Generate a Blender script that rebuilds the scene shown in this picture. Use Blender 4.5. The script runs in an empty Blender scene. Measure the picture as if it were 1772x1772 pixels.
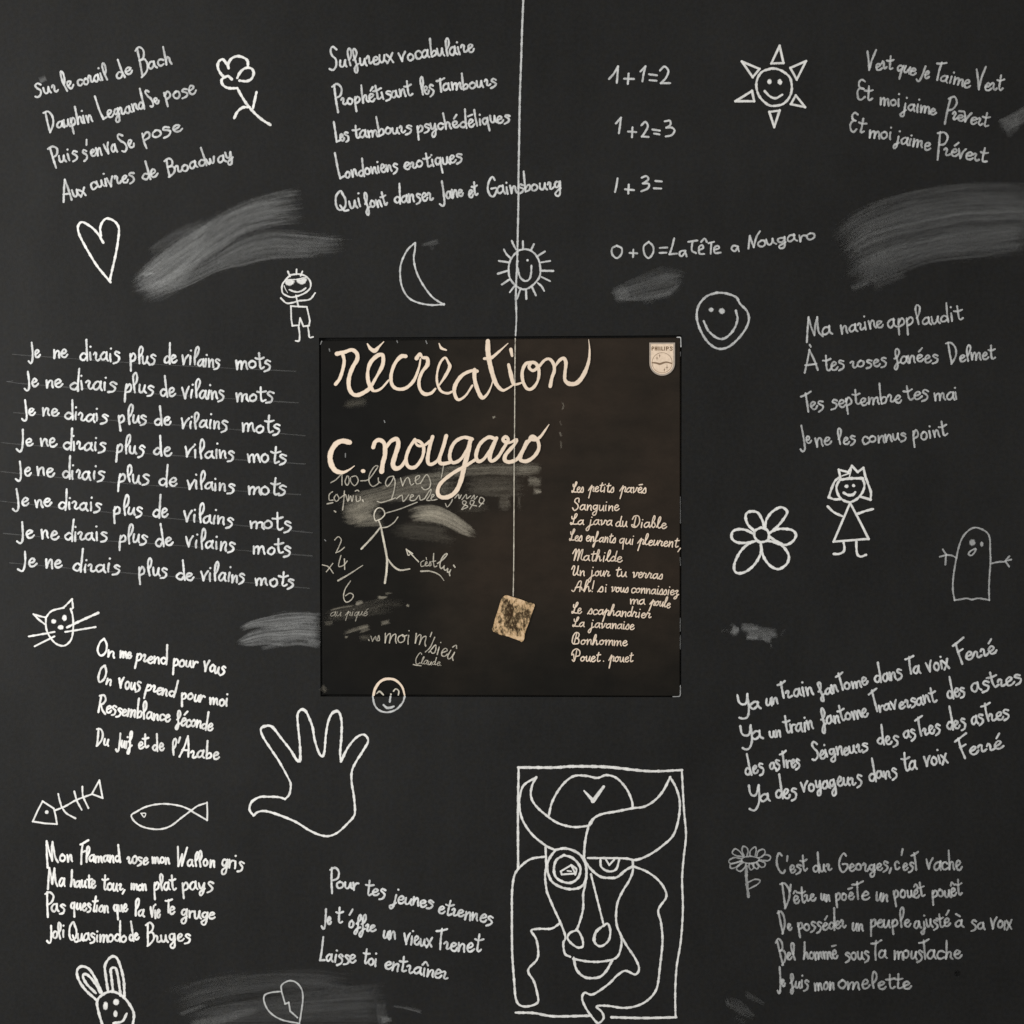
import bpy, math, random
from mathutils import Vector
random.seed(7)
S = 0.0005                      # metres per photo unit (the board is about 0.9 m across the frame)
C = bpy.context.scene.collection
def P(x, y, out=0.0):           # board coordinates -> world; out = metres in front of the board face
    return Vector(((x-886)*S, -out, (886-y)*S))

# ---------------------------------------------------------------- camera, light
cam_d = bpy.data.cameras.new('camera'); cam = bpy.data.objects.new('camera', cam_d); C.objects.link(cam)
cam.location = (0, -1.15, 0); cam.rotation_euler = (math.radians(90), 0, 0)
cam_d.sensor_width = 36; cam_d.lens = 36*1.15/(1772*S); cam_d.clip_end = 50
sc = bpy.context.scene; sc.camera = cam
w = bpy.data.worlds.new('World'); sc.world = w; w.use_nodes = True
w.node_tree.nodes['Background'].inputs[0].default_value = (1.0, 0.985, 0.95, 1)
w.node_tree.nodes['Background'].inputs[1].default_value = 0.44
def area(name, loc, target, size, power, col):
    d = bpy.data.lights.new(name, 'AREA'); d.shape = 'RECTANGLE'; d.size, d.size_y = size; d.energy = power; d.color = col
    o = bpy.data.objects.new(name, d); C.objects.link(o); o.location = loc
    o.rotation_euler = (Vector(target)-Vector(loc)).to_track_quat('-Z', 'Y').to_euler()
area('left_key_light', (-1.45, -0.85, 0.22), (-0.45, 0, 0.02), (0.7, 1.0), 27, (1.0, 0.985, 0.95))  # key lamp for light falling from the left; its source is unseen
area('fill_light', (0.5, -2.3, 1.2), (0.1, 0, -0.2), (1.4, 0.5), 6.5, (1.0, 0.965, 0.90))  # fill lamp added in front of the board to lift the overall level
sc.view_settings.view_transform = 'Standard'; sc.view_settings.look = 'None'
sc.view_settings.exposure = 0; sc.view_settings.gamma = 1
sc.cycles.transparent_max_bounces = 40
sc.cycles.max_bounces = 4

# ---------------------------------------------------------------- materials
class NT:
    def __init__(s, name):
        s.m = bpy.data.materials.new(name); s.m.use_nodes = True; s.t = s.m.node_tree; s.n = s.t.nodes; s.n.clear()
        s.out = s.n.new('ShaderNodeOutputMaterial')
    def new(s, t, **k):
        n = s.n.new(t)
        for a, v in k.items(): setattr(n, a, v)
        return n
    def put(s, inp, v):
        if v is None: return
        if hasattr(v, 'is_output') or isinstance(v, bpy.types.NodeSocket): s.t.links.new(v, inp)
        else: inp.default_value = v
    def math(s, op, a, b=None, c=None, clamp=False):
        n = s.new('ShaderNodeMath', operation=op, use_clamp=clamp); s.put(n.inputs[0], a); s.put(n.inputs[1], b); s.put(n.inputs[2], c)
        return n.outputs[0]
    def noise(s, vec, scale, detail=3, rough=0.55):
        n = s.new('ShaderNodeTexNoise'); s.put(n.inputs['Vector'], vec); n.inputs['Scale'].default_value = scale
        n.inputs['Detail'].default_value = detail; n.inputs['Roughness'].default_value = rough
        return n.outputs[0]
    def ramp(s, f, stops):
        n = s.new('ShaderNodeValToRGB'); s.put(n.inputs[0], f); e = n.color_ramp.elements
        while len(e) < len(stops): e.new(0.5)
        for q, (p, c) in zip(e, stops): q.position = p; q.color = (*c, 1)
        return n.outputs[0]
    def smooth(s, f, lo, hi):
        n = s.new('ShaderNodeMapRange', interpolation_type='SMOOTHSTEP'); s.put(n.inputs[0], f)
        n.inputs[1].default_value = lo; n.inputs[2].default_value = hi
        return n.outputs[0]
    def mapping(s, vec, sc_, rot=(0, 0, 0)):
        n = s.new('ShaderNodeMapping'); s.put(n.inputs[0], vec); n.inputs['Scale'].default_value = sc_; n.inputs['Rotation'].default_value = rot
        return n.outputs[0]
    def bsdf(s, col, rough, spec=0.5, alpha=None, bump=None):
        b = s.new('ShaderNodeBsdfPrincipled'); s.put(b.inputs['Base Color'], col); s.put(b.inputs['Roughness'], rough)
        b.inputs['Specular IOR Level'].default_value = spec
        if alpha is not None: s.put(b.inputs['Alpha'], alpha)
        if bump:
            n = s.new('ShaderNodeBump'); s.put(n.inputs['Height'], bump[0]); n.inputs['Strength'].default_value = bump[1]; n.inputs['Distance'].default_value = bump[2]
            s.t.links.new(n.outputs[0], b.inputs['Normal'])
        s.t.links.new(b.outputs[0], s.out.inputs[0]); return b

def mat_board():
    k = NT('black_board_paint'); g = k.new('ShaderNodeNewGeometry').outputs['Position']
    big = k.noise(g, 3.2, 4, 0.6); mid = k.noise(k.mapping(g, (30, 30, 12)), 1, 3, 0.6); fine = k.noise(g, 900, 2, 0.6)
    gr = k.noise(g, 300, 3, 0.75); ch = k.noise(g, 160, 2, 0.6)
    f = k.math('ADD', k.math('MULTIPLY', big, 0.42), k.math('ADD', k.math('MULTIPLY', mid, 0.2), k.math('MULTIPLY', gr, 0.38)))
    c0 = k.ramp(f, [(0.36, (0.0068, 0.0068, 0.0065)), (0.64, (0.0170, 0.0169, 0.0165))])
    m0 = k.new('ShaderNodeMix', data_type='RGBA', blend_type='MULTIPLY'); m0.inputs[0].default_value = 1.0; k.put(m0.inputs[6], c0)
    k.put(m0.inputs[7], k.ramp(ch, [(0.35, (1.04, 1.0, 0.93)), (0.65, (0.96, 0.99, 1.07))]))
    col = m0.outputs[2]
    # faint dry wipe haze left from rubbing out
    hz = k.smooth(k.noise(k.mapping(g, (2.2, 2.2, 5.0), (0, 0.35, 0)), 2.0, 5, 0.62), 0.52, 0.86)
    mx = k.new('ShaderNodeMix', data_type='RGBA'); k.put(mx.inputs[0], k.math('MULTIPLY', hz, 0.007)); k.put(mx.inputs[6], col); mx.inputs[7].default_value = (0.7, 0.7, 0.7, 1)
    k.bsdf(mx.outputs[2], 0.62, 0.16, bump=(fine, 0.25, 0.0003)); return k.m
def mat_mark(name, col, edge=(0.02, 0.40), rag=0.5, grain=0.42, gs=1300):
    """chalk paint laid down as a stroke: opacity falls off raggedly at the stroke's border"""
    k = NT(name); uv = k.new('ShaderNodeUVMap', uv_map='across').outputs[0]; g = k.new('ShaderNodeNewGeometry').outputs['Position']
    sx = k.new('ShaderNodeSeparateXYZ'); k.put(sx.inputs[0], uv)
    e = k.math('SUBTRACT', 1.0, k.math('ABSOLUTE', sx.outputs[1]))
    n1 = k.noise(g, gs, 2, 0.6); n2 = k.noise(g, 190, 2, 0.5)
    e = k.math('ADD', e, k.math('MULTIPLY', k.math('SUBTRACT', n1, 0.5), rag))
    a = k.smooth(e, *edge)
    v = k.math('ADD', 1.0, k.math('ADD', k.math('MULTIPLY', k.math('SUBTRACT', n1, 0.6), grain), k.math('MULTIPLY', k.math('SUBTRACT', n2, 0.6), grain*2.2)))
    tone = k.new('ShaderNodeAttribute', attribute_name='tone').outputs['Fac']
    al = k.math('MULTIPLY', k.math('MULTIPLY', a, v), tone, clamp=True)
    k.bsdf((*col, 1), 0.85, 0.15, alpha=al); return k.m
def mat_smear(name, col, endk=6.0):
    """wiped chalk dust: long streaks along the stroke, ragged ends"""
    k = NT(name); uv = k.new('ShaderNodeUVMap', uv_map='across').outputs[0]; st = k.new('ShaderNodeUVMap', uv_map='streak').outputs[0]
    g = k.new('ShaderNodeNewGeometry').outputs['Position']
    sx = k.new('ShaderNodeSeparateXYZ'); k.put(sx.inputs[0], uv)
    ev = k.math('SUBTRACT', 1.0, k.math('ABSOLUTE', sx.outputs[1]))
    eu = k.math('MULTIPLY', k.math('SUBTRACT', 0.5, k.math('ABSOLUTE', k.math('SUBTRACT', sx.outputs[0], 0.5))), endk)
    s1 = k.noise(k.mapping(st, (0.5, 11, 1)), 1.0, 5, 0.60); s2 = k.noise(k.mapping(st, (1.7, 5, 1)), 1.0, 4, 0.6); n = k.noise(g, 420, 3, 0.6)
    rag = k.math('ADD', k.math('MULTIPLY', k.math('SUBTRACT', s1, 0.5), 1.3), k.math('MULTIPLY', k.math('SUBTRACT', n, 0.5), 0.5))
    e = k.math('ADD', k.math('MINIMUM', ev, eu), rag)
    a = k.smooth(e, -0.05, 0.85)
    v = k.math('ADD', 1.0, k.math('ADD', k.math('MULTIPLY', k.math('SUBTRACT', s1, 0.5), 1.7), k.math('MULTIPLY', k.math('SUBTRACT', s2, 0.5), 1.6)), clamp=False)
    v = k.math('MAXIMUM', k.math('MULTIPLY', v, k.math('ADD', 0.75, k.math('MULTIPLY', n, 0.5))), 0.05)
    tone = k.new('ShaderNodeAttribute', attribute_name='tone').outputs['Fac']
    al = k.math('MULTIPLY', k.math('MULTIPLY', a, v), tone, clamp=True)
    k.bsdf((*col, 1), 0.9, 0.1, alpha=al); return k.m
def mat_cover():
    k = NT('printed_card'); g = k.new('ShaderNodeNewGeometry').outputs['Position']
    sx = k.new('ShaderNodeSeparateXYZ'); k.put(sx.inputs[0], g)
    big = k.noise(g, 7, 5, 0.65); fine = k.noise(g, 1100, 2, 0.6); mid = k.noise(k.mapping(g, (1, 1, 2)), 30, 4, 0.6)
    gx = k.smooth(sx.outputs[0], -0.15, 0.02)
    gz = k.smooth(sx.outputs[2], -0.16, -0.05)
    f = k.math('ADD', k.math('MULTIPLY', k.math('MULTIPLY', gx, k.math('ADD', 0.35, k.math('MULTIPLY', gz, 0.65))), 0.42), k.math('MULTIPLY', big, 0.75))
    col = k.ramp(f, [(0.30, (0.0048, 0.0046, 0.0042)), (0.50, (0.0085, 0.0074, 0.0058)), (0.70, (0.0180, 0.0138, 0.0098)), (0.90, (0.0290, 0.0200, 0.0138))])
    mx = k.new('ShaderNodeMix', data_type='RGBA', blend_type='MULTIPLY'); mx.inputs[0].default_value = 0.75; k.put(mx.inputs[6], col)
    k.put(mx.inputs[7], k.ramp(k.math('ADD', k.math('MULTIPLY', mid, 0.7), k.math('MULTIPLY', fine, 0.3)), [(0.3, (0.62, 0.62, 0.62)), (0.75, (1.3, 1.3, 1.3))]))
    k.bsdf(mx.outputs[2], 0.48, 0.12, bump=(k.noise(g, 16, 3), 0.12, 0.004)); return k.m
def mat_sponge():
    k = NT('sponge_print'); g = k.new('ShaderNodeNewGeometry').outputs['Position']
    gd = k.mapping(g, (1, 1, 0.62), (0, 0.6, 0))
    n = k.noise(gd, 560, 3, 0.75); b = k.noise(gd, 240, 3, 0.6); c = k.noise(g, 60, 2, 0.5)
    uv = k.new('ShaderNodeUVMap', uv_map='across').outputs[0]; s_ = k.new('ShaderNodeSeparateXYZ'); k.put(s_.inputs[0], uv)
    rim = k.math('MULTIPLY', k.smooth(k.math('ABSOLUTE', s_.outputs[1]), 0.2, 0.95), 0.30)
    f = k.math('ADD', k.math('MULTIPLY', k.math('SUBTRACT', n, 0.5), 1.5), k.math('MULTIPLY', k.math('SUBTRACT', b, 0.5), 1.9))
    f = k.math('ADD', f, k.math('ADD', k.math('MULTIPLY', c, 0.35), k.math('ADD', rim, 0.07)))
    col = k.ramp(f, [(0.10, (0.035, 0.018, 0.006)), (0.27, (0.10, 0.066, 0.032)), (0.42, (0.25, 0.18, 0.10)), (0.58, (0.50, 0.33, 0.175)), (0.85, (0.70, 0.50, 0.31))])
    k.bsdf(col, 0.45, 0.2); return k.m
def mat_flat(name, col, rough=0.5):
    k = NT(name); g = k.new('ShaderNodeNewGeometry').outputs['Position']; n = k.noise(g, 500, 3)
    c = k.ramp(n, [(0.3, tuple(v*0.86 for v in col)), (0.7, tuple(min(1, v*1.06) for v in col))])
    k.bsdf(c, rough, 0.25); return k.m
M_board = mat_board()
M_white = mat_mark('white_chalk_paint', (0.80, 0.81, 0.81))
M_warm = mat_mark('thick_white_paint', (0.90, 0.892, 0.868), edge=(0.02, 0.34), rag=0.42, grain=0.30)
M_cream = mat_mark('cream_print', (0.89, 0.73, 0.58), edge=(0.0, 0.28), rag=0.16, grain=0.10)
M_grey = mat_mark('pale_print', (0.80, 0.74, 0.62), edge=(0.0, 0.5), rag=0.5, grain=0.5)
M_brown = mat_mark('brown_print', (0.16, 0.085, 0.035), edge=(0.0, 0.5), rag=0.1, grain=0.1)
M_smear = mat_smear('wiped_chalk_dust', (0.72, 0.73, 0.73))
M_smearc = mat_smear('printed_chalk_dust', (0.68, 0.62, 0.50), 3.0)
M_cover = mat_cover(); M_sponge = mat_sponge()
M_shield = mat_flat('shield_cream', (0.86, 0.68, 0.52)); M_rim = mat_flat('shield_rim', (0.44, 0.37, 0.31))
M_hole = mat_flat('screw_hole_black', (0.006, 0.006, 0.006))

# ---------------------------------------------------------------- mesh builders
class Tile:
    ox = oy = 0.0; s = 1.0
def T(ox, oy, s): Tile.ox, Tile.oy, Tile.s = ox, oy, s
def pts(txt, wdt):
    r = []
    for q in txt.split():
        a = [float(v) for v in q.split(',')]
        r.append((Tile.ox+a[0]/Tile.s, Tile.oy+a[1]/Tile.s, (a[2] if len(a) > 2 else wdt)))
    return r
def spline(p, step=1.6):
    if len(p) < 3: return p
    out = []
    for i in range(len(p)-1):
        p0 = p[i-1] if i else tuple(2*a-b for a, b in zip(p[0], p[1])); p1, p2 = p[i], p[i+1]
        p3 = p[i+2] if i+2 < len(p) else tuple(2*a-b for a, b in zip(p[-1], p[-2]))
        d = math.hypot(p2[0]-p1[0], p2[1]-p1[1]); n = max(2, min(14, int(d/step)))
        for j in range(n):
            t = j/n; tt = t*t; k = tt*t
            q = [0.5*(2*b+(c-a)*t+(2*a-5*b+4*c-e)*tt+(3*b-a-3*c+e)*k) for a, b, c, e in zip(p0, p1, p2, p3)]
            q[2] = p1[2]+(p2[2]-p1[2])*t; out.append(tuple(q))
    out.append(p[-1]); return out
class Marks:
    """collects ribbons and blobs lying on a face; build() links them as one mesh"""
    def __init__(s, base=0.0004, stack=0): s.base = base; s.k = 0; s.stack = stack; s.v = []; s.f = []; s.uv = []; s.st = []; s.tn = []; s.z = base
    def ribbon(s, p, tone=0.9, taper=True, rough=0.10, ramp=0.0000009):
        q = [p[0]]
        for a in p[1:]:
            if math.hypot(a[0]-q[-1][0], a[1]-q[-1][1]) > 0.15: q.append(a)
        if len(q) < 2: q.append((q[0][0]+0.6, q[0][1]+0.3, q[0][2]))
        L = [0.0]
        for i in range(1, len(q)): L.append(L[-1]+math.hypot(q[i][0]-q[i-1][0], q[i][1]-q[i-1][1]))
        rows = []; n = len(q); ph = random.uniform(0, 50)
        for i, (x, y, wd) in enumerate(q):
            a = q[max(0, i-1)]; b = q[min(n-1, i+1)]; dx, dy = b[0]-a[0], b[1]-a[1]; l = math.hypot(dx, dy) or 1
            hw = wd*0.5*(1+rough*math.sin(L[i]*0.33+ph)+rough*0.7*math.sin(L[i]*0.81+ph*2))
            rows.append((x, y, dx/l, dy/l, hw, L[i]))
        if taper:
            x, y, dx, dy, hw, l = rows[0]; pre = [(x-dx*hw*c, y-dy*hw*c, dx, dy, hw*math.sqrt(1-c*c)+0.02, l) for c in (0.97, 0.8, 0.45)]
            x, y, dx, dy, hw, l = rows[-1]; post = [(x+dx*hw*c, y+dy*hw*c, dx, dy, hw*math.sqrt(1-c*c)+0.02, l) for c in (0.45, 0.8, 0.97)]
            rows = pre+rows+post
        b0 = len(s.v); tot = L[-1] or 1; s.lift()
        off = random.uniform(0, 40)
        for (x, y, dx, dy, hw, l) in rows:
            s.z += ramp
            u = l/tot
            for sgn in (1, -1):
                s.v.append(P(x-dy*hw*sgn, y+dx*hw*sgn, s.z)); s.uv.append((u, sgn)); s.st.append((off+l*0.02, off+sgn*hw*0.02)); s.tn.append(tone)
        for i in range(len(rows)-1):
            a = b0+2*i; s.f.append((a, a+1, a+3, a+2))
    def lift(s):        # each stroke lies a hair above the one before it
        s.k += 1
        s.z = s.base+(s.k*s.stack if s.stack else (s.k % 8)*0.000013)
    def line(s, txt, wd=4.4, tone=0.9, poly=False, **k):
        p = pts(txt, wd)
        if poly:
            for a, b in zip(p, p[1:]): s.ribbon([a, b], tone, **k)
            return
        run = [p[0]]
        for a in p[1:]:
            if a[:2] == run[-1][:2]:
                if len(run) > 1: s.ribbon(spline(run), tone, **k)
                run = [a]
            else: run.append(a)
        if len(run) > 1: s.ribbon(spline(run), tone, **k)
    def blob(s, x, y, rx, ry=None, tone=0.95, n=14, rot=0, seed=0.08):
        """rx, ry in board units; x, y in tile units"""
        ry = ry or rx; cx, cy = Tile.ox+x/Tile.s, Tile.oy+y/Tile.s; s.lift(); b = len(s.v)
        s.v.append(P(cx, cy, s.z)); s.uv.append((0.5, 0)); s.st.append((0, 0)); s.tn.append(tone)
        for i in range(n):
            t = 2*math.pi*i/n; k = 1+random.uniform(-seed, seed); ex, ey = rx*k*math.cos(t), ry*k*math.sin(t)
            s.v.append(P(cx+ex*math.cos(rot)-ey*math.sin(rot), cy+ex*math.sin(rot)+ey*math.cos(rot), s.z)); s.uv.append((0.5, 1)); s.st.append((0, 0)); s.tn.append(tone)
        for i in range(n): s.f.append((b, b+1+i, b+1+(i+1) % n))
    def fill(s, txt, tone=0.9):
        p = pts(txt, 1); s.lift(); b = len(s.v); cx = sum(a[0] for a in p)/len(p); cy = sum(a[1] for a in p)/len(p)
        s.v.append(P(cx, cy, s.z)); s.uv.append((0.5, 0)); s.st.append((0, 0)); s.tn.append(tone)
        for a in p: s.v.append(P(a[0], a[1], s.z)); s.uv.append((0.5, 1)); s.st.append((0, 0)); s.tn.append(tone)
        n = len(p)
        for i in range(n): s.f.append((b, b+1+i, b+1+(i+1) % n))
    def build(s, name, mat, parent, label=None):
        me = bpy.data.meshes.new(name); me.from_pydata(s.v, [], s.f)
        for nm, data in (('across', s.uv), ('streak', s.st)):
            u = me.uv_layers.new(name=nm)
            fl = []
            for lp in me.loops: fl.extend(data[lp.vertex_index])
            u.data.foreach_set('uv', fl)
        at = me.attributes.new('tone', 'FLOAT', 'POINT'); at.data.foreach_set('value', s.tn)
        me.materials.append(mat); o = bpy.data.objects.new(name, me); C.objects.link(o); o.parent = parent
        if label: o['label'] = label
        return o
def solid(name, verts, faces, mat, parent, label=None):
    me = bpy.data.meshes.new(name); me.from_pydata(verts, [], faces); me.materials.append(mat)
    o = bpy.data.objects.new(name, me); C.objects.link(o); o.parent = parent
    if label: o['label'] = label
    return o
def thing(name, label, cat):
    o = bpy.data.objects.new(name, None); C.objects.link(o); o['label'] = label; o['category'] = cat; return o

# ---------------------------------------------------------------- handwriting (single-line letters, 10 = x-height, y up)
G = {
'a': (11, "9,9 5,10 1,6 1,2 4,0 8,4 9,10 9,10 9,3 11,0"),
'b': (10, "2,24 2,12 2,0|2,5 6,9 9,7 8,2 3,0"),
'c': (9, "9,8 6,10 2,8 1,4 3,0 6,0 9,2"),
'd': (11, "9,7 5,9 1,5 2,1 6,0 9,4|9,24 9.5,10 10,-1"),
'e': (9, "2,4.5 6,6 8,8.5 5,10.5 2,8 1,4 3,0 7,0 9.5,3"),
'f': (9, "2,8 5,10 8,15 7,20 4,20 3,15 5,5 6,-4 4,-10 1.5,-8 2,-4 5,0 9,2"),
'g': (10, "8,9 4,10 1,7 2,3 5,2 8,7 8.5,10 8.5,10 8.5,0 7,-8 3,-9.5 1.5,-6 4,-3 9,1"),
'h': (10, "2,22 2,10 2,0 2,0 3,6 6,10 8,8 8,3 9.5,0"),
'i': (5, "2,10 2,4 2.4,0|.2.4,16"),
'ı': (5, "2,10 2,4 2.4,0"),
'j': (7, "4,10 4,0 3,-8 0,-10 -1.5,-7 1,-4 6,0|.5,17"),
'l': (7, "4,0 2.5,10 2,18 4.5,22 7,19 6,13 3,8.5"),
'|': (6, "1.5,23 3,12 4.5,0"),
'm': (15, "1,10 2,0 2,0 3,7 6,10 7.5,8 7.5,0 7.5,0 9,7 12,10 13.5,8 13.5,3 15,0"),
'n': (10, "1,10 1.8,0 1.8,0 3,6 6,10 8,8 8,3 9,0"),
'o': (10, "5,10 1.3,7 1.3,2 5,0 8.7,3 8.5,8 5,10 4,9.3"),
'p': (10, "2,10 2,0 2.5,-11|2,6 6,11 9,8 8,3 3,0.5"),
'q': (10, "8,9 4,10 1,6 2,1 5,1 8,6|8.5,10 8,0 8.3,-12"),
'r': (8, "0.5,8 2.5,10.3 4.5,8.5 3.6,4 3.8,0.8 6,0 8.5,2"),
'ř': (8, "1,10 2,0 2,0 3,6 5.5,9.5 8.5,9"),
's': (8.5, "8.3,9.5 4.5,11 2,8.5 5,6 8,3 6,-1.5 1,-3.5"),
't': (8, "4,19 4,8 4.2,2 6,0 9,2|-0.5,13.5 4,13 9.5,14.5"),
'u': (10, "1,10 1,3 3,0 6,2 8,9.5 8,9.5 8,3 10,0"),
'v': (10, "0,12 2,6 3.6,0 3.6,0 6,8 9.5,13"),
'w': (13, "1,9 2,1 4,1 6,8 6,8 7,1 9,1 12,10"),
'x': (9, "0,10 4,5 8,-1|8.5,11 4,4 0,-2"),
'y': (10, "1,10 2,3 5,2 8,9.5 8,9.5 8,0 6,-8 3,-9 2,-5 5,-2 9.5,1"),
'z': (9, "1,9 8,10 8,10 2,0 2,0 9,0"),
"'": (4, "3.6,23 1.6,17"), ',': (4, "3,2 1,-5"), '.': (5, ".2,0.5"), '!': (5, "3,22 2,6|.2,0.5"),
'A': (13, "0,-2 4,9 7.5,20 7.5,20 10,9 12,-1|2,5.5 11,5.5"),
'B': (12, "2.5,19 2.5,8 3,-3|0,18 5,20.5 9.5,17 8,11.5 3,9.5|3,9.5 9,9.5 11,5 8,0 2,-3.5"),
'C': (12, "10.5,17 7,20 3,16 1,8 4,0.5 9,-0.5 11,2"),
'D': (12, "2,19 2.4,8 3.2,-2|-0.5,18 6,18.5 10.5,13 9.5,5 3,-2.5"),
'E': (10, "9,18 5,20 2,17 3,12 7,11 7,11 3,10.5 0.5,6 2.5,0.5 6,-0.5 9.5,2"),
'F': (11, "3,17 3,9 3.5,-2|-0.5,16 5,18 11.5,21|3,9 8.5,10.5"),
'G': (13, "10,17 7.5,20 3,16 1,8 3.5,0.5 8,-0.5 12,4 12,8 6.5,8"),
'H': (12, "2,20 2,0|10,20 10,0|2,10 10,10"),
'J': (9, "6,18 6.2,6 5,-4 1.5,-6.5 -2,-4"),
'L': (9, "1.5,20 2,8 2.5,0 2.5,0 8,1"),
'M': (16, "0,-3 2,8 4,18 4,18 5.5,10 7.5,2 7.5,2 9.5,11 12,17 12,17 12.5,5 15.5,0"),
'N': (13, "0,0 2,17 2,17 7,1 7,1 9,12 12,21"),
'O': (13, "6,20 1.5,15 1.5,5 6,0 11,5 11,14 6.5,20 4.5,19"),
'P': (11, "2,19 2.2,8 3,-5|0,18 6,20 10.5,15.5 8.5,9.5 3,7.5"),
'Q': (14, "10,16 7,20 2,15 1,6 5,0 11,3 12,11 9,18|6,5 10,-1 14,-1"),
'R': (12, "2,19 2.3,8 2.6,0|0,18 6,20 10,15 7,10 3,9 3,9 8,3 13,-1"),
'S': (11, "10.5,17 7,20 3.5,17 5,12 9,8 8.5,2 4,-1.5 0.5,0"),
'T': (11, "5,17 5,8 5.6,0|0,15 5,15.8 11,18"),
'U': (13, "2,19 1.5,6 4,0.5 8,2 11,19 11,19 11,4 13,0"),
'V': (13, "0,19 1.5,9 2.5,0 2.5,0 6,10 12,21"),
'W': (14, "0,18 3,0 3,0 7,11 7,11 8.5,0 8.5,0 14,17"),
'Y': (13, "0,17 1,9 4,6 8,8 10.5,17 10.5,17 10.5,2 8,-7 4,-9 0.5,-7"),
'I': (5, "2,20 2,0"),
}
CUR = dict(G)      # rounder school cursive used on the record sleeve
CUR.update({
's': (8, "-1,0 5,11 7,6 7,1 4,-0.5 1,1"), 'r': (9, "-1,3 2,11 2,11 4,9 7,9 5.5,3 7,0 10,2"),
'p': (10, "-2,2 3,12 3,12 2.4,0 1,-13|2.4,4 6,10 9,8 8,1 11,1"),
'l': (7, "0,2 5,14 5.5,21 3.5,22 2,16 2.4,4 5,0 8,2"), 'b': (9, "0,2 5,14 5.5,21 3.5,22 2,14 2.4,3 5,0 8,4 6,9"),
'h': (11, "0,2 5,14 5.5,21 3.5,22 2,12 1.6,0 1.6,0 4,8 7,10 8,4 9,0 11,2"),
't': (8, "4.5,18 3.4,6 4,1 6,0 9,2|1,13 8.5,14"), 'd': (11, "8,8 5,10 1,5 2,1 6,1 9,6|9.5,20 8.5,8 9,1 12,1"),
'L': (12, "1,17 2,12 7,13 10,21 7,22 5,10 4,2 1,0 0,4 6,1 12,1"), 'D': (14, "1,13 3,19 10,19 13,9 9,0 3,0 1,4 5,3 8,0|6,17 5,2"),
'M': (18, "-1,11 2,18 4,17 3,0 3,0 6,14 9,18 9,0 9,0 12,15 15,18 14,3 18,1"), 'S': (11, "9,14 8,20 3,19 2,14 8,9 9,3 4,-1 0,3"),
'U': (14, "-1,12 1,18 4,16 3,3 6,0 10,8 10,18 10,18 10,3 14,1"), 'A': (14, "-2,2 1,0 4,8 7,18 10,18 10,8 10,0|3,7 11,8 13,3"),
'B': (14, "4,0 1,3 1,14 5,20 10,18 10,12 6,10 11,9 12,2 6,0|6,18 5,1"), 'P': (15, "5,0 2,12 -1,10 0,17 6,21 13,17 13,10 8,8|7,18 6,4 4,-1 1,2"),
'f': (9, "0,2 5,14 5,20 3,21 2.4,10 1,-8 -1,-12 -2,-8 3,0 8,2"), 'v': (10, "0,9 2,10 3,0 3,0 7,4 8,10 11,9"),
'z': (9, "1,8 4,10 7,9 3,3 6,1 5,-7 1,-9 0,-6 9,1"), 'x': (9, "0,9 3,9 6,1 9,1|9,9 5,9 3,1 0,1"),
'o': (10, "6,10 2,8 1,3 4,0 8,3 8,8 5,10 7,8 11,9"), 'j': (8, "3,10 3,-1 1,-11 -2,-12 -3,-8 2,-2 8,1|.4,16"),
})
ACC = {'é': ('e', "4,14.5 8,18.5"), 'è': ('e', "3,18 6,14"), 'ê': ('e', "2,14 5,17 8,14"), 'ē': ('e', "1.5,15 7.5,16"), 'î': ('ı', "-1,14 2.4,18 6,14"),
       'à': ('a', "3,17.5 7,15"), 'À': ('A', "8,25 9,23"), 'û': ('u', "2,14 5,17 8,14"), 'ö': ('o', "3,14.5 8,14")}
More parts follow.
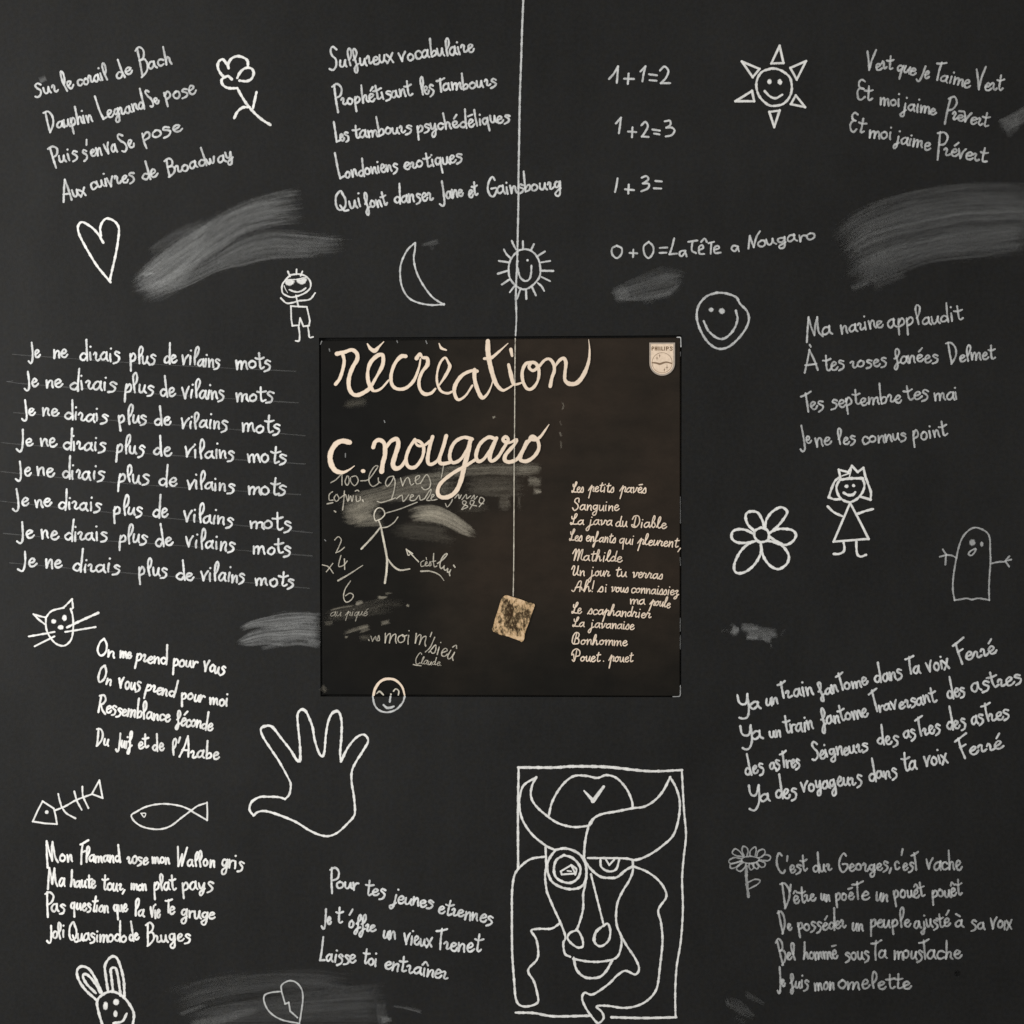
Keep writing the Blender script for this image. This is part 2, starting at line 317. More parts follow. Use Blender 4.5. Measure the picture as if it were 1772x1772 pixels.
def write(mk, text, x0, y0, x1, y1, h, cs=1.0, wd=4.0, tone=0.75, font=G, slant=0.0, jit=1.0):
    L = math.hypot(x1-x0, y1-y0); ux, uy = (x1-x0)/L, (y1-y0)/L; nx, ny = uy, -ux
    adv = []; tot = 0
    for ch in text:
        base = ACC[ch][0] if ch in ACC else ch
        wd_ = font[base][0]*(cs**0.5 if base.isupper() else 1)*random.uniform(1-0.1*jit, 1+0.1*jit)
        adv.append((tot, wd_)); tot += wd_+1.1-(4.2 if (ch in 'VPTFY' and font is G) else 0)
    f0 = text[0]
    if uy < -0.02 and f0 in 'BDLMPlhbk':     # a tall first letter leans back on a rising line
        d_ = -uy*h*(2.0*cs if f0.isupper() else 2.1)*0.8; d_ = min(d_, 0.10*L+0.6*max(0, len(text)-3)); x0 += ux*d_; y0 += uy*d_; L -= d_
    lo, hi = 1e9, -1e9          # fit the ink of the word, not its advance widths, between x0 and x1
    for (a, gw), ch in zip(adv, text):
        b_ = ACC[ch][0] if ch in ACC else ch
        m_ = (cs**0.5 if b_.isupper() else 1)
        for q_ in font[b_][1].split('|'):
            for w_ in q_.lstrip('.').split():
                gx, gy = (float(v_) for v_ in w_.split(','))
                if b_ in 'tTfyjg' and gx < 0: gx = 0
                lo = min(lo, a+gx*m_); hi = max(hi, a+gx*m_)
    k = (L-wd*1.0)/max(2.0, hi-lo); x0 += ux*(wd*0.5-lo*k); y0 += uy*(wd*0.5-lo*k)
    for (a, gw), ch in zip(adv, text):
        base = ACC[ch][0] if ch in ACC else ch
        st = font[base][1].split('|'); up = base.isupper()
        vs = h/10*(cs if up else 1)*random.uniform(1-0.11*jit, 1+0.11*jit); hs = k*(cs**0.5 if up else 1)
        oy = random.uniform(-1.0, 1.0)*jit*h/10; rot = random.uniform(-0.09, 0.09)*jit
        if ch in ACC: st = st+['^'+ACC[ch][1]]
        for q in st:
            acc = q[0] == '^'; dot = q[0] == '.'
            if acc or dot: q = q[1:]
            pr = []
            for w_ in q.split():
                gx, gy = (float(v) for v in w_.split(','))
                if font is G and not up: gy = gy*0.86 if gy <= 10 else 8.6+(gy-10)*1.07
                gx += random.uniform(-.45, .45)*jit; gy += random.uniform(-.45, .45)*jit
                lx = gx*hs+gy*vs*(slant+rot); ly = gy*vs+oy-gx*hs*rot*0.6
                X = a*k+lx
                pr.append((x0+ux*X+nx*ly, y0+uy*X+ny*ly))
            if dot:
                T(0, 0, 1); mk.blob(pr[0][0], pr[0][1], wd*0.56, tone=tone, n=9); continue
            run = []
            def flush(run):
                if len(run) > 1:
                    t_ = tone*random.uniform(0.86, 1.08)
                    mk.ribbon(spline([(a_, b_, wd*random.uniform(0.93, 1.07)) for a_, b_ in run], 1.8), t_, rough=0.11*jit)
            prev = None
            for w_, p_ in zip(q.split(), pr):
                if w_ == prev: flush(run); run = [run[-1]]
                else: run.append(p_)
                prev = w_
            flush(run)
def para(parent, name, label, lines, wd=4.0, tone=0.75, mat=None, font=G, slant=0.0, base=0.00012, jit=1.0):
    ords = ['first', 'second', 'third', 'fourth', 'fifth', 'sixth', 'seventh', 'eighth', 'ninth', 'tenth', 'eleventh', 'bottom']
    for i, ln in enumerate(lines):
        mk = Marks(base)
        for wd_ in ln:
            t = wd_[0]; a = wd_[1:]
            write(mk, t, *a[:5], cs=(a[5] if len(a) > 5 else 1.0), wd=wd, tone=tone, font=font, slant=slant, jit=jit)
        mk.build(name, mat or M_white, parent, label % ords[i])

# ================================================================ chalkboard
board = thing('chalkboard', 'matt black chalkboard covered in white handwriting and doodles, around a record sleeve', 'chalkboard')
# panel with a square recess for the sleeve
X0, X1, Y0, Y1 = -1400, 3200, -1000, 2800
hole = [(552, 584.5), (1179.6, 580), (1179, 1206.6), (554.5, 1205.4)]
out_ = [(X0, Y0), (X1, Y0), (X1, Y1), (X0, Y1)]
D = -0.0042
v = [P(*a) for a in out_]+[P(*a) for a in hole]+[P(*a, D) for a in hole]+[P(*a, -0.018) for a in out_]
f = []
for i in range(4):
    j = (i+1) % 4
    f += [(i, j, 4+j, 4+i), (4+i, 4+j, 8+j, 8+i), (12+i, 12+j, j, i)]
f += [(8, 9, 10, 11), (15, 14, 13, 12)]
solid('panel', v, f, M_board, board)
# small dark screw hole
T(0, 0, 1); mk = Marks(0.0003); mk.blob(1656, 1684, 6.5, tone=0.85); mk.build('screw_hole', mat_mark('hole_black', (0.006, 0.006, 0.006), edge=(0, 0.6)), board)

# ---- wiped chalk smears
def smear(label, bands, name='chalk_smear', mat=M_smear, parent=board, base=0.00002):
    mk = Marks(base, 0.000006)
    for (txt, w0, w1, tone) in bands:
        p = pts(txt, 1); n = len(p)
        q = []
        for i, a in enumerate(p):
            t = i/(n-1); ww = (w0*(1-t)+w1*t)
            q.append((a[0], a[1], 2*ww))
        mk.ribbon(spline(q, 3.5), tone, taper=False, rough=0.05, ramp=0)
    return mk.build(name, mat, parent, label)
def wiped(label, patches, name='chalk_smear', mat=M_smear, parent=board, base=0.00002, seed=1):
    """many overlapping thin wipes between an upper and a lower border line"""
    R = random.Random(seed); mk = Marks(base, 0.000006)
    def at(c, u):
        L = [0]
        for a, b in zip(c, c[1:]): L.append(L[-1]+math.hypot(b[0]-a[0], b[1]-a[1]))
        d = max(0, min(1, u))*L[-1]
        for i in range(len(c)-1):
            if L[i+1] >= d:
                t = (d-L[i])/max(1e-6, L[i+1]-L[i]); return c[i][0]+(c[i+1][0]-c[i][0])*t, c[i][1]+(c[i+1][1]-c[i][1])*t
        return c[-1][:2]
    for (top, bot, tone, n, e0, e1) in patches:
        A = spline(pts(top, 1), 3); B = spline(pts(bot, 1), 3)
        def row(v, u0, u1, wf, tn):
            q = []
            wob = R.uniform(0, 6); m = 16
            for i in range(m+1):
                u = u0+(u1-u0)*i/m; a = at(A, u); b = at(B, u); vv = v+0.02*math.sin(wob+u*5)
                span = math.hypot(a[0]-b[0], a[1]-b[1])
                q.append((a[0]+(b[0]-a[0])*vv, a[1]+(b[1]-a[1])*vv, max(2.0, span*wf)))
            mk.ribbon(spline(q, 4), tn, taper=False, rough=0.04, ramp=0)
        row(0.5, e0*0.2, 1-e1*0.2, 1.16, tone*0.5)
        for i in range(n):
            v = (i+0.5+R.uniform(-.4, .4))/n
            row(v, R.uniform(0, e0), 1-R.uniform(0, e1), R.uniform(1.3, 3.2)/n, tone*R.uniform(0.10, 0.42))
    return mk.build(name, mat, parent, label)
T(200, 300, 4.027)
wiped('broad grey wiped streaks below the upper left verse', [
 ("80,790 200,650 360,500 600,350 860,220 1100,140 1350,90", "110,830 300,800 480,700 700,560 880,430 1080,370 1390,335", .15, 15, .10, .22),
 ("150,800 400,700 640,600 860,450 1080,390 1400,420 1680,455", "220,890 480,800 700,690 900,640 1100,600 1400,585 1600,525", .10, 12, .12, .15),
 ("80,800 200,680 350,580 480,520 650,330", "200,890 350,860 480,780 560,670 760,450", .085, 8, .1, .3),
 ("190,700 270,680", "200,725 270,700", .16, 2, .1, .1), ("200,540 400,400 650,290", "240,590 430,480 680,370", .03, 4, .1, .3)], seed=4)
T(1400, 180, 4.763)
wiped('wide curved grey wiped smear at the right edge', [
 ("190,1060 420,880 700,760 1000,690 1350,655 1950,670", "270,1300 500,1150 800,1060 1150,990 1400,960 1950,960", .075, 14, .06, .05),
 ("230,1130 600,1000 1000,900 1350,860 1950,850", "300,1420 600,1300 900,1220 1300,1130 1950,1070", .055, 10, .05, .05),
 ("220,1410 500,1240 900,1120 1300,1040 1950,1000", "370,1540 700,1420 1000,1310 1400,1270 1800,1190", .075, 12, .10, .06), ("330,1510 500,1440", "350,1545 520,1480", .05, 3, .1, .2), ("480,1440 800,1380", "530,1550 850,1400", .04, 4, .1, .2)], seed=5)
T(1400, 180, 4.763)
wiped('short grey wiped patch cut by the upper right edge', [("1505,130 1620,100 1950,-90", "1600,230 1700,190 1950,60", .11, 8, .15, .0), ("1560,160 1640,140 1740,110", "1640,280 1680,250 1760,170", .05, 5, .2, .2)], seed=6)
T(1030, 370, 4.43)
wiped('small grey wiped patch below the sums', [("90,600 300,500 500,425 600,425 720,455", "150,670 320,660 520,640 600,600 660,500", .08, 9, .12, .15), ("110,600 200,560 260,540", "160,690 220,670 280,640", .06, 4, .2, .3), ("150,640 350,640 520,600 630,570", "180,665 380,665 540,640 620,605", .05, 3, .1, .1), ("340,650 460,640", "370,700 460,690", .02, 3, .2, .2)], seed=7)
T(380, 1040, 8.055)
wiped('pale wiped smear ending at the left edge of the sleeve', [
 ("240,390 400,290 700,200 950,158 1200,158 1406,178", "280,430 520,370 800,400 1000,380 1200,340 1406,350", .20, 12, .14, .0),
 ("200,580 330,480 480,400 800,330 1100,300 1406,300", "240,600 420,625 700,600 900,620 1100,600 1408,640", .20, 14, .08, .0),
 ("560,640 750,590 900,560", "570,695 780,655 900,625", .07, 5, .2, .1), ("1200,555 1300,540 1406,545", "1220,590 1320,605 1408,650", .08, 3, .1, 0)], seed=8)
T(270, 1660, 3.544)
wiped('long low grey smear behind the broken heart at the bottom', [
 ("20,200 300,120 600,90 900,85 1180,105", "140,340 400,260 700,210 1000,190 1300,210", .035, 10, .12, .12),
 ("150,330 420,270 800,220 1200,170 1420,150", "180,410 500,400 900,400 1200,400 1430,400", .048, 14, .10, .06),
 ("190,380 330,350 640,285", "200,410 400,395 660,310", .065, 5, .1, .3), ("130,330 300,268", "150,350 320,285", .06, 3, .1, .2), ("1330,260 1420,250", "1360,400 1430,400", .04, 5, .3, .2),
 ("1440,280 1520,285 1640,310", "1440,292 1530,305 1640,335", .06, 4, .3, .2), ("1370,350 1450,355", "1380,395 1460,375", .12, 4, .3, .4)], seed=9)
T(1200, 1060, 8.055)
wiped('ragged small grey smudge under the petalled flower', [("515,150 570,180 640,205", "550,300 590,300 640,240", .22, 4, .1, .1), ("640,150 780,145 930,170", "650,260 780,260 920,230", .13, 6, .2, .3), ("680,260 850,200 1000,210 1200,230", "720,370 850,380 1000,380 1190,340", .11, 10, .2, .15),
 ("720,310 820,300 920,320", "730,385 830,385 920,380", .14, 4, .2, .2), ("940,330 1020,340 1110,350", "960,370 1030,420 1090,425", .15, 4, .2, .2), ("360,220 540,220", "380,280 540,280", .02, 3, .3, .1), ("1060,430 1095,430", "1070,490 1095,490", .06, 2, .2, .2), ("1180,320 1290,200", "1200,350 1300,230", .02, 2, .2, .3)], seed=22)
T(1240, 1690, 11.075)
wiped('faint slanting smudge at the bottom right', [("150,400 300,400 500,470 650,640 800,780", "150,560 300,620 450,720 600,780 760,840", .045, 9, .15, .3), ("140,440 240,400", "180,560 260,540", .05, 3, .2, .3), ("490,250 700,330 980,530", "540,370 720,480 930,570", .035, 6, .2, .3), ("400,720 600,900", "300,760 480,920", .015, 4, .2, .2)], seed=21)
T(680, 400, 5.907)
wiped('tiny grey smudge beside the moon', [("260,135 380,95 480,65", "290,150 400,150 475,130", .06, 6, .3, .3), ("370,150 430,150", "385,205 420,190", .02, 3, .3, .3)], seed=20)
T(0, 0, 1)
smear('tiny grey smudge above the first letter of the upper left verse', [("68,140 80,135", 6, 6, .10)])

# ---- ruled guide lines
mk = None
for ln in ["22,613 60,616 278,631 512,642.5", "22,659 30,663 275,682 516,697", "24,714 150,724 390,742 528,754", "3,766 60,771 268,786 528,803",
           "2,816 110,827 276,841 520,856", "0,867 110,879 275,895 540,922", "6,923 110,932 268,941 540,962", "17,974 200,990 380,1004 535,1018"]:
    mk = Marks(0.00004); T(0, 0, 1); p = pts(ln, 1.9); mk.ribbon(spline(p, 5), 0.06, rough=0.25); mk.build('guide_line', M_white, board)

# ---- verses
para(board, 'written_line', '%s line of the upward slanting verse at the upper left', [
 [('Sur', 59, 167, 103, 156, 12.5, 1.0), ('le', 110, 160, 131, 151, 15), ('corail', 133.7, 150, 190, 136, 13), ('de', 201, 136, 232, 125, 13), ('Bach', 232, 128, 299, 109, 13.5, 1.5)],
 [('Dauphin', 74.5, 228, 162.5, 209, 13, 1.25), ('Legrand', 168, 210, 252, 187, 13, 1.45), ('Se', 259, 186, 278, 178, 12.5, 1.1), ('pose', 285, 174, 343, 162, 14)],
 [('Puis', 83, 287, 137, 274, 14, 1.2), ("s'en", 143, 274, 178, 266, 13), ('va', 183, 268, 205, 262, 14), ('Se', 210, 263, 235.5, 252, 13, 1.1), ('pose', 247, 243, 318, 226, 14)],
 [('Aux', 107, 346, 151, 336, 13, 1.2), ('cuivres', 157, 329, 235, 311, 13), ('de', 246, 312, 276, 304, 13), ('Broadway', 282, 304, 405, 274, 12.5, 1.15)]], wd=4.3, tone=0.72)
para(board, 'written_line', '%s line of the verse left of the vertical chalk line', [
 [('Sulfureux', 569, 118, 683, 107, 14, 1.35), ('vocabulaire', 690, 107, 823, 89, 14)],
 [('Prophétisant', 573, 184, 716, 164, 13, 1.5), ('les', 725, 165, 753, 160, 14), ('Tambours', 755, 159, 861, 147, 13, .95)],
 [('Les', 577, 247, 606, 241, 13, 1.4), ('tambours', 610, 239, 714, 228, 13), ('psychédē|iques', 721, 229, 884, 210, 12.5)],
 [('Londoniens', 580, 311, 690, 294, 13, 1.75), ('erotiques', 698, 294, 802, 279, 13)],
 [('Qui', 580, 365, 625, 358, 14, 1.2), ('font', 631, 362, 673, 353, 13.5), ('danser', 681, 352, 752, 345, 13.5), ('Jane', 758, 346, 804, 339, 13.5, 1.4), ('et', 810, 341, 829, 338, 13), ('Gainsbourg', 842, 338, 972, 326, 14, 1.2)]], wd=4.3, tone=0.82)
para(board, 'written_line', '%s line of the downward slanting verse at the upper right', [
 [('Vert', 1499, 120, 1547, 120, 13, 1.35), ('que', 1550, 122, 1586, 130, 13), ('Je', 1586, 132, 1608, 138, 13, .95), ('Taime', 1613, 135, 1679, 154, 13, 1.3), ('Vert', 1688, 155, 1737, 157, 13, 1.35)],
 [('Et', 1480, 171, 1512, 172, 12.5, 1.25), ('moi', 1521, 180, 1557, 184, 12.5), ('jaime', 1559, 189, 1621, 200, 12.5), ('Prēvert', 1631, 203, 1712, 219, 12.5, 1.5)],
 [('Et', 1468, 226, 1497, 231, 12.5, 1.2), ('moi', 1502, 236, 1542, 242, 12.5), ('jaime', 1546, 247, 1611, 259, 12.5), ('Prévert', 1617, 264, 1709, 281, 13, 1.4)]], wd=4.3, tone=0.60)
para(board, 'written_line', '%s line of the verse at the right, above the princess', [
 [('Ma', 1389, 585, 1442, 579, 14, 1.5), ('narine', 1454, 578, 1531, 565, 14), ('applaudit', 1535, 567, 1669, 553, 14)],
 [('À', 1390, 643, 1417, 641, 14, 1.35), ('tes', 1424, 641, 1463, 636, 14), ('roses', 1471, 637, 1536, 632, 12.5), ('fanées', 1546, 629, 1625, 624, 13), ('Delmet', 1637, 626, 1724, 621, 13.5, 1.4)],
 [('Tes', 1388, 712, 1427, 705, 13, 1.5), ('septembre', 1437, 704, 1562, 695, 13.5), ('tes', 1566, 694, 1608, 689, 14), ('mai', 1616, 694, 1657, 690, 14)],
 [('Je', 1382, 771, 1406, 766, 14, 1.4), ('ne', 1411, 774, 1441, 768, 14), ('les', 1448, 769, 1482, 766, 13), ('connus', 1491, 767, 1570, 760, 13), ('point', 1579, 761, 1642, 754, 14)]], wd=4.0, tone=0.64)
W8 = ['Je', 'ne', 'dirais', 'plus', 'de', 'vilains', 'mots']
R8 = [
 [(47, 618, 71, 618), (91, 618.7, 119, 618), (137.5, 622.7, 208.6, 625), (223.6, 627.4, 270, 629), (282.9, 629, 307.4, 628), (312, 629, 381, 637), (407, 637.7, 470, 637.7)],
 [(40, 668, 68, 667), (78, 670, 110.6, 669), (120, 672.4, 201.5, 675.6), (215, 678.7, 267, 681), (276.6, 684.3, 305, 683.5), (313.7, 686.6, 388.8, 691.4), (407, 693, 474, 693.8)],
 [(35.5, 720, 63, 719), (72, 720, 103.5, 720), (110.6, 725.4, 188, 729.3), (204.6, 731.7, 255, 732.5), (266.3, 736.4, 298, 735.6), (310.6, 738.8, 395, 742.7), (418, 746.7, 486, 748.3)],
 [(27, 772, 58.5, 770.4), (69.5, 772.8, 100.3, 772), (108.2, 776.7, 184, 779.9), (200, 783, 251, 786), (264.7, 787, 298.7, 787), (317, 789.4, 406, 795), (427.5, 799.6, 497, 801)],
 [(25, 823, 55.3, 822.5), (63.2, 823.3, 95.6, 822.5), (106.6, 827.3, 181.7, 829.6), (203.8, 832.8, 259, 836.8), (273.4, 840, 307.4, 841.5), (320.8, 844.6, 406, 850), (427.5, 854, 496, 855)],
 [(20, 875.6, 51.4, 874.8), (60.8, 877, 91, 874.8), (100.3, 878, 175.4, 885), (196, 889, 248, 892), (263, 894.6, 292.4, 894.6), (316, 901.7, 403.8, 909.6), (430.6, 913.5, 505.7, 916.7)],
 [(27, 930, 60.8, 928.5), (70.3, 932.5, 103.5, 931.7), (110.6, 933.3, 187, 935.6), (205.4, 938, 255, 940.4), (268, 944.3, 301, 942.7), (319.3, 946.7, 407, 951.4), (436, 957.8, 504, 958.5)],
 [(30, 979, 64.8, 978.3), (78, 982, 109, 981.5), (124.8, 987, 208.6, 991), (239.4, 995.7, 290, 998), (304.2, 1002.8, 337.4, 1002.8), (345.3, 1002.8, 424.3, 1007.5), (440, 1012.3, 510.4, 1014.6)]]
para(board, 'written_line', '%s of the eight repeated lines at the left',
     [[(wd_, *r, 14.5) + ((0.95 if i % 3 else 1.05),) for wd_, r in zip(W8, row)] for i, row in enumerate(R8)], wd=4.3, tone=0.92)
para(board, 'written_line', '%s line of the verse between the cat and the fish', [
 [('On', 166, 1132, 199, 1137, 13, 1.05), ('me', 206, 1138, 229.6, 1138, 12), ('prend', 234, 1142, 290, 1151, 13), ('pouř', 298.5, 1152, 343, 1156, 13), ('vous', 350, 1161, 390, 1166, 14)],
 [('On', 166, 1179, 193, 1186, 12, 1.15), ('vous', 203.7, 1189, 244, 1193, 14), ('prend', 251, 1194, 303, 1207, 13), ('pouř', 313, 1209, 355, 1215, 13), ('moi', 361, 1218, 394, 1222, 13)],
 [('Ressemblance', 166, 1231, 296, 1248, 12.5, 1.2), ('féconde', 303, 1252, 369, 1264, 13)],
 [('Du', 163, 1286, 190, 1289, 12.5, 1.2), ('Juif', 199, 1292, 229, 1294, 13, 1.1), ('et', 238, 1294, 259, 1294, 13), ('de', 262.5, 1298, 286, 1299, 13), ("l'Arabe", 296, 1306, 381, 1315, 13, 1.2)]], wd=4.1, tone=1.0, mat=M_warm)
para(board, 'written_line', '%s line of the verse below the two fish', [
 [('Mon', 77, 1494, 127, 1490, 13.5, 1.5), ('Flamand', 134.8, 1491, 210, 1491, 12.5, 1.5), ('rose', 218, 1494, 258, 1495, 13), ('mon', 262, 1494, 295, 1494, 12), ('Wallon', 303, 1499, 373, 1499, 13, 1.5), ('gřis', 382, 1500, 422, 1504, 14)],
 [('Ma', 80, 1534, 114.5, 1533, 14, 1.3), ('haute', 121, 1534, 167.5, 1537, 12.5), ('tour,', 175, 1538, 217, 1541, 12.5), ('mon', 225, 1539, 255, 1540, 11), ('plat', 265.7, 1540, 307, 1540, 14), ('pays', 315, 1540, 370, 1541, 14)],
 [('Pas', 76, 1577, 114, 1576, 13.5, 1.25), ('question', 121, 1573, 189, 1578, 12.5), ('que', 196, 1578, 223, 1577, 13), ('la', 231, 1585, 251, 1587, 13.5), ('vie', 259, 1588, 279, 1587, 14), ('Te', 284, 1579, 304, 1581, 12.5), ('gřuge', 312, 1586, 373, 1591, 13.5)],
 [('Joli', 80, 1623, 112, 1623, 14, .95), ('Quasimodo', 118, 1627, 220, 1629, 13, 1.15), ('de', 223, 1627, 242, 1626, 12.5), ('Bruges', 250, 1630, 331, 1628, 13.5, 1.15)]], wd=4.1, tone=1.0, mat=M_warm)
para(board, 'written_line', '%s line of the three line verse right of the broken heart', [
 [('Pouř', 568, 1537, 623, 1540, 13, 1.25), ('tes', 629, 1548, 668, 1553, 14), ('jeunes', 676, 1559, 750, 1571, 13), ('etrennes', 757, 1579, 853, 1599, 14)],
 [('Je', 555, 1598, 575, 1599, 13, 1.1), ("t", 580, 1596, 595, 1597, 14), ("offre", 602, 1605, 651, 1612, 13), ('un', 661, 1623, 686, 1625, 13), ('vieux', 697, 1633, 749, 1638, 14.5), ('Trenet', 752, 1641, 835, 1647, 15, 1.25)],
 [('Laisse', 551, 1661, 616, 1667, 14, 1.3), ('toi', 625, 1667, 652, 1671, 13.5), ('entraîner', 664, 1676, 776, 1696, 14.5)]], wd=4.3, tone=0.92)
mk = Marks(0.00012); T(530, 1480, 5.063); mk.line("405,475 395,495 380,520", 4, .8); mk.build('apostrophe', M_white, board)
para(board, 'written_line', '%s line of the upward slanting verse at the lower right', [
 [('Ya', 1276, 1230, 1318, 1226, 15, 1.05), ('un', 1324, 1219, 1348, 1218, 13), ('Tr', 1348, 1209, 1372, 1206, 14, 1.1), ('ain', 1373, 1207, 1409, 1201, 14), ('fan', 1417, 1204, 1452, 1196, 13), ('Tome', 1450, 1196, 1504, 1183, 13, 1.2), ('dans', 1512, 1181, 1564, 1172, 15), ('Ta', 1568, 1167, 1595, 1163, 15, 1.1), ('voix', 1603, 1163, 1645, 1154, 15), ('Ferré', 1655, 1147, 1727, 1128, 13.5, 1.25)],
 [('Ya', 1281, 1282, 1322, 1278, 15, 1.05), ('un', 1331, 1277, 1353, 1274, 12), ('třain', 1356, 1268, 1409, 1261, 15), ('fantome', 1420, 1256, 1504, 1238, 14), ('Třaversant', 1509, 1234, 1623, 1213, 13, 1.5), ('des', 1638, 1208, 1672, 1203, 15), ('astres', 1681, 1199, 1770, 1179, 15)],
 [('des', 1289, 1342, 1324, 1335, 15), ('as', 1331, 1331, 1352, 1328, 14), ('Třes', 1350, 1328, 1386, 1325, 13, 1.2), ('Seigneurs', 1404, 1315, 1504, 1297, 14, 1.05), ('des', 1517, 1289, 1556, 1285, 15), ('as', 1563, 1279, 1587, 1274, 14), ('Tres', 1585, 1274, 1629, 1266, 14, 1.2), ('des', 1638, 1263, 1673, 1258, 15), ('as', 1680, 1253, 1704, 1249, 14), ('Tres', 1700, 1249, 1749, 1241, 14, 1.2)],
 [('Ya', 1294, 1388, 1335, 1385, 15, 1.05), ('des', 1342, 1382, 1381, 1378, 15.5), ('voyageurs', 1385, 1371, 1493, 1354, 15.5), ('dans', 1503, 1351, 1555, 1342, 15), ('ta', 1560, 1334, 1589, 1330, 15), ('voix', 1598, 1326, 1642, 1319, 15), ('Ferré', 1659, 1310, 1738, 1293, 14, 1.3)]], wd=4.5, tone=0.88)
para(board, 'written_line', '%s line of the verse at the bottom right', [
 [("C'est", 1345, 1512, 1399, 1506, 14, 1.25), ('dur', 1406, 1508, 1441, 1506, 14), ('Georges,', 1450, 1507, 1544, 1505, 13.5, 1.2), ("c'es", 1547, 1505, 1582, 1505, 14), ('T', 1577, 1505, 1594, 1504, 14, 1.25), ('vache', 1601, 1505, 1667, 1504, 15)],
 [("D'être", 1348, 1566, 1414, 1558, 14, 1.45), ('un', 1419, 1559, 1438, 1560, 13), ('poē', 1445, 1559, 1480, 1556, 14), ('Te', 1474, 1556, 1507, 1555, 14, 1.1), ('un', 1514, 1558, 1537, 1560, 14), ('pouêt', 1546, 1556, 1603, 1551, 14), ('pouêt', 1612, 1554, 1667, 1549, 14)],
 [('De', 1346, 1613, 1373, 1608, 13, 1.35), ('posséder', 1380, 1610, 1466, 1605, 13.5), ('un', 1473, 1609, 1495, 1609, 13), ('peuple', 1505, 1604, 1578, 1603, 14.5), ('ajusté', 1581, 1606, 1646, 1603, 14), ('à', 1652, 1604, 1669, 1604, 14), ('sa', 1679, 1608, 1706, 1607, 14), ('voıx', 1712, 1607, 1753, 1607, 15.5)],
 [('Bel', 1344, 1664, 1380, 1658, 13, 1.4), ('hommē', 1388, 1660, 1451, 1657, 13.5), ('sous', 1461, 1661, 1506, 1659, 14), ('Ta', 1505, 1660, 1537, 1659, 14, 1.2), ('mous', 1545, 1659, 1598, 1659, 14.5), ('Tache', 1590, 1659, 1666, 1658, 15, 1.2)],
 [('Je', 1343, 1709, 1361, 1707, 13.5, 1.25), ('fuis', 1366, 1709, 1400, 1709, 13.5), ('mon', 1408, 1712, 1445, 1711, 14), ('omelette', 1450, 1711, 1578, 1709, 14.5)]], wd=4.3, tone=0.50)

# ---- sums
T(1000, 50, 5.907)
def sums(label, strokes, wd=4.3, tone=0.78):
    mk = Marks(0.00012)
    for q in strokes: mk.line(q, wd, tone, rough=0.06)
    mk.build('written_sum', M_white, board, label)
sums('top sum, one plus one equals two', ["320,510 365,460 410,385 410,385 405,470 398,550", "475,510 570,512", "518,460 510,560", "640,435 690,385 690,385 672,460 660,535", "730,465 805,475", "735,525 800,530", "840,425 885,385 925,430 900,500 850,555 850,555 940,555"])
sums('middle sum, one plus two equals three', ["390,965 440,910 440,910 430,990 420,1065", "515,1050 595,1055", "558,1010 553,1105", "650,985 690,950 715,995 690,1050 655,1100 655,1100 720,1105", "765,1030 835,1040", "780,1070 830,1078", "890,945 940,940 945,980 905,1010 905,1010 960,1010 988,1040 960,1085 900,1100"])
sums('unfinished sum, one plus three equals', ["405,1530 395,1600 380,1665", "485,1640 570,1648", "520,1595 515,1680", "655,1520 700,1505 720,1540 665,1580 665,1580 725,1585 715,1630 650,1660", "795,1555 855,1560", "780,1630 850,1632"])
T(1030, 370, 4.43)
mk = Marks(0.00012)
for q in ["165,245 130,265 130,310 165,340 200,310 203,265 165,245", "265,300 320,303", "292,275 290,330", "410,215 372,250 378,310 410,340 443,300 443,250 410,215", "495,262 550,258", "495,300 545,298",
          "605,190 590,250 570,310 570,310 625,305", "690,282 655,287 645,312 665,325 690,292 690,292 700,325", "715,215 780,205", "745,215 740,280 770,300", "797,278 828,262 818,240 795,258 800,305 835,308", "812,215 838,190 855,215",
          "870,225 910,215", "890,225 885,305", "912,275 950,265 938,245 912,262 918,300 960,297", "1095,250 1058,245 1045,272 1072,287 1093,255 1093,255 1102,287",
          "1175,265 1185,170 1185,170 1200,215 1215,255 1215,255 1235,180 1262,135"]: mk.line(q, 4.0, .72)
write(mk, 'ougařo', 1311, 427, 1411, 413, 11.5, wd=4.0, tone=0.70)
mk.build('written_sum', M_white, board, 'longest sum, starting with two zeros, above the grey wiped patch')

# ---- drawings
def drawing(name, label, main, subs=(), wd=4.4, tone=0.9, mat=None, base=0.00012):
    """main: strokes of the outline; subs: (name, [strokes or ('o', x, y, rx, ry)])"""
    def mk_(items, wd, tone, bs=None):
        mk = Marks(bs or base)
        for q in items:
            if isinstance(q, tuple):
                if q[0] == 'o': mk.blob(*q[1:], tone=min(1, tone*1.05))
                elif q[0] == 'L': mk.line(q[1], q[2] if len(q) > 2 else wd, tone, poly=True, rough=0.07)
                elif q[0] == 'w': mk.line(q[2], q[1], tone, rough=0.14)
                elif q[0] == 'F': mk.fill(q[1], tone)
            else: mk.line(q, wd, tone, rough=0.14)
        return mk
    o = mk_(main, wd, tone).build(name, mat or M_warm, board, label)
    for qi, (nm, items) in enumerate(subs): mk_(items, wd, tone, base+0.00011+0.000004*qi).build(nm, mat or M_warm, o)
    return o
T(200, 50, 5.907)
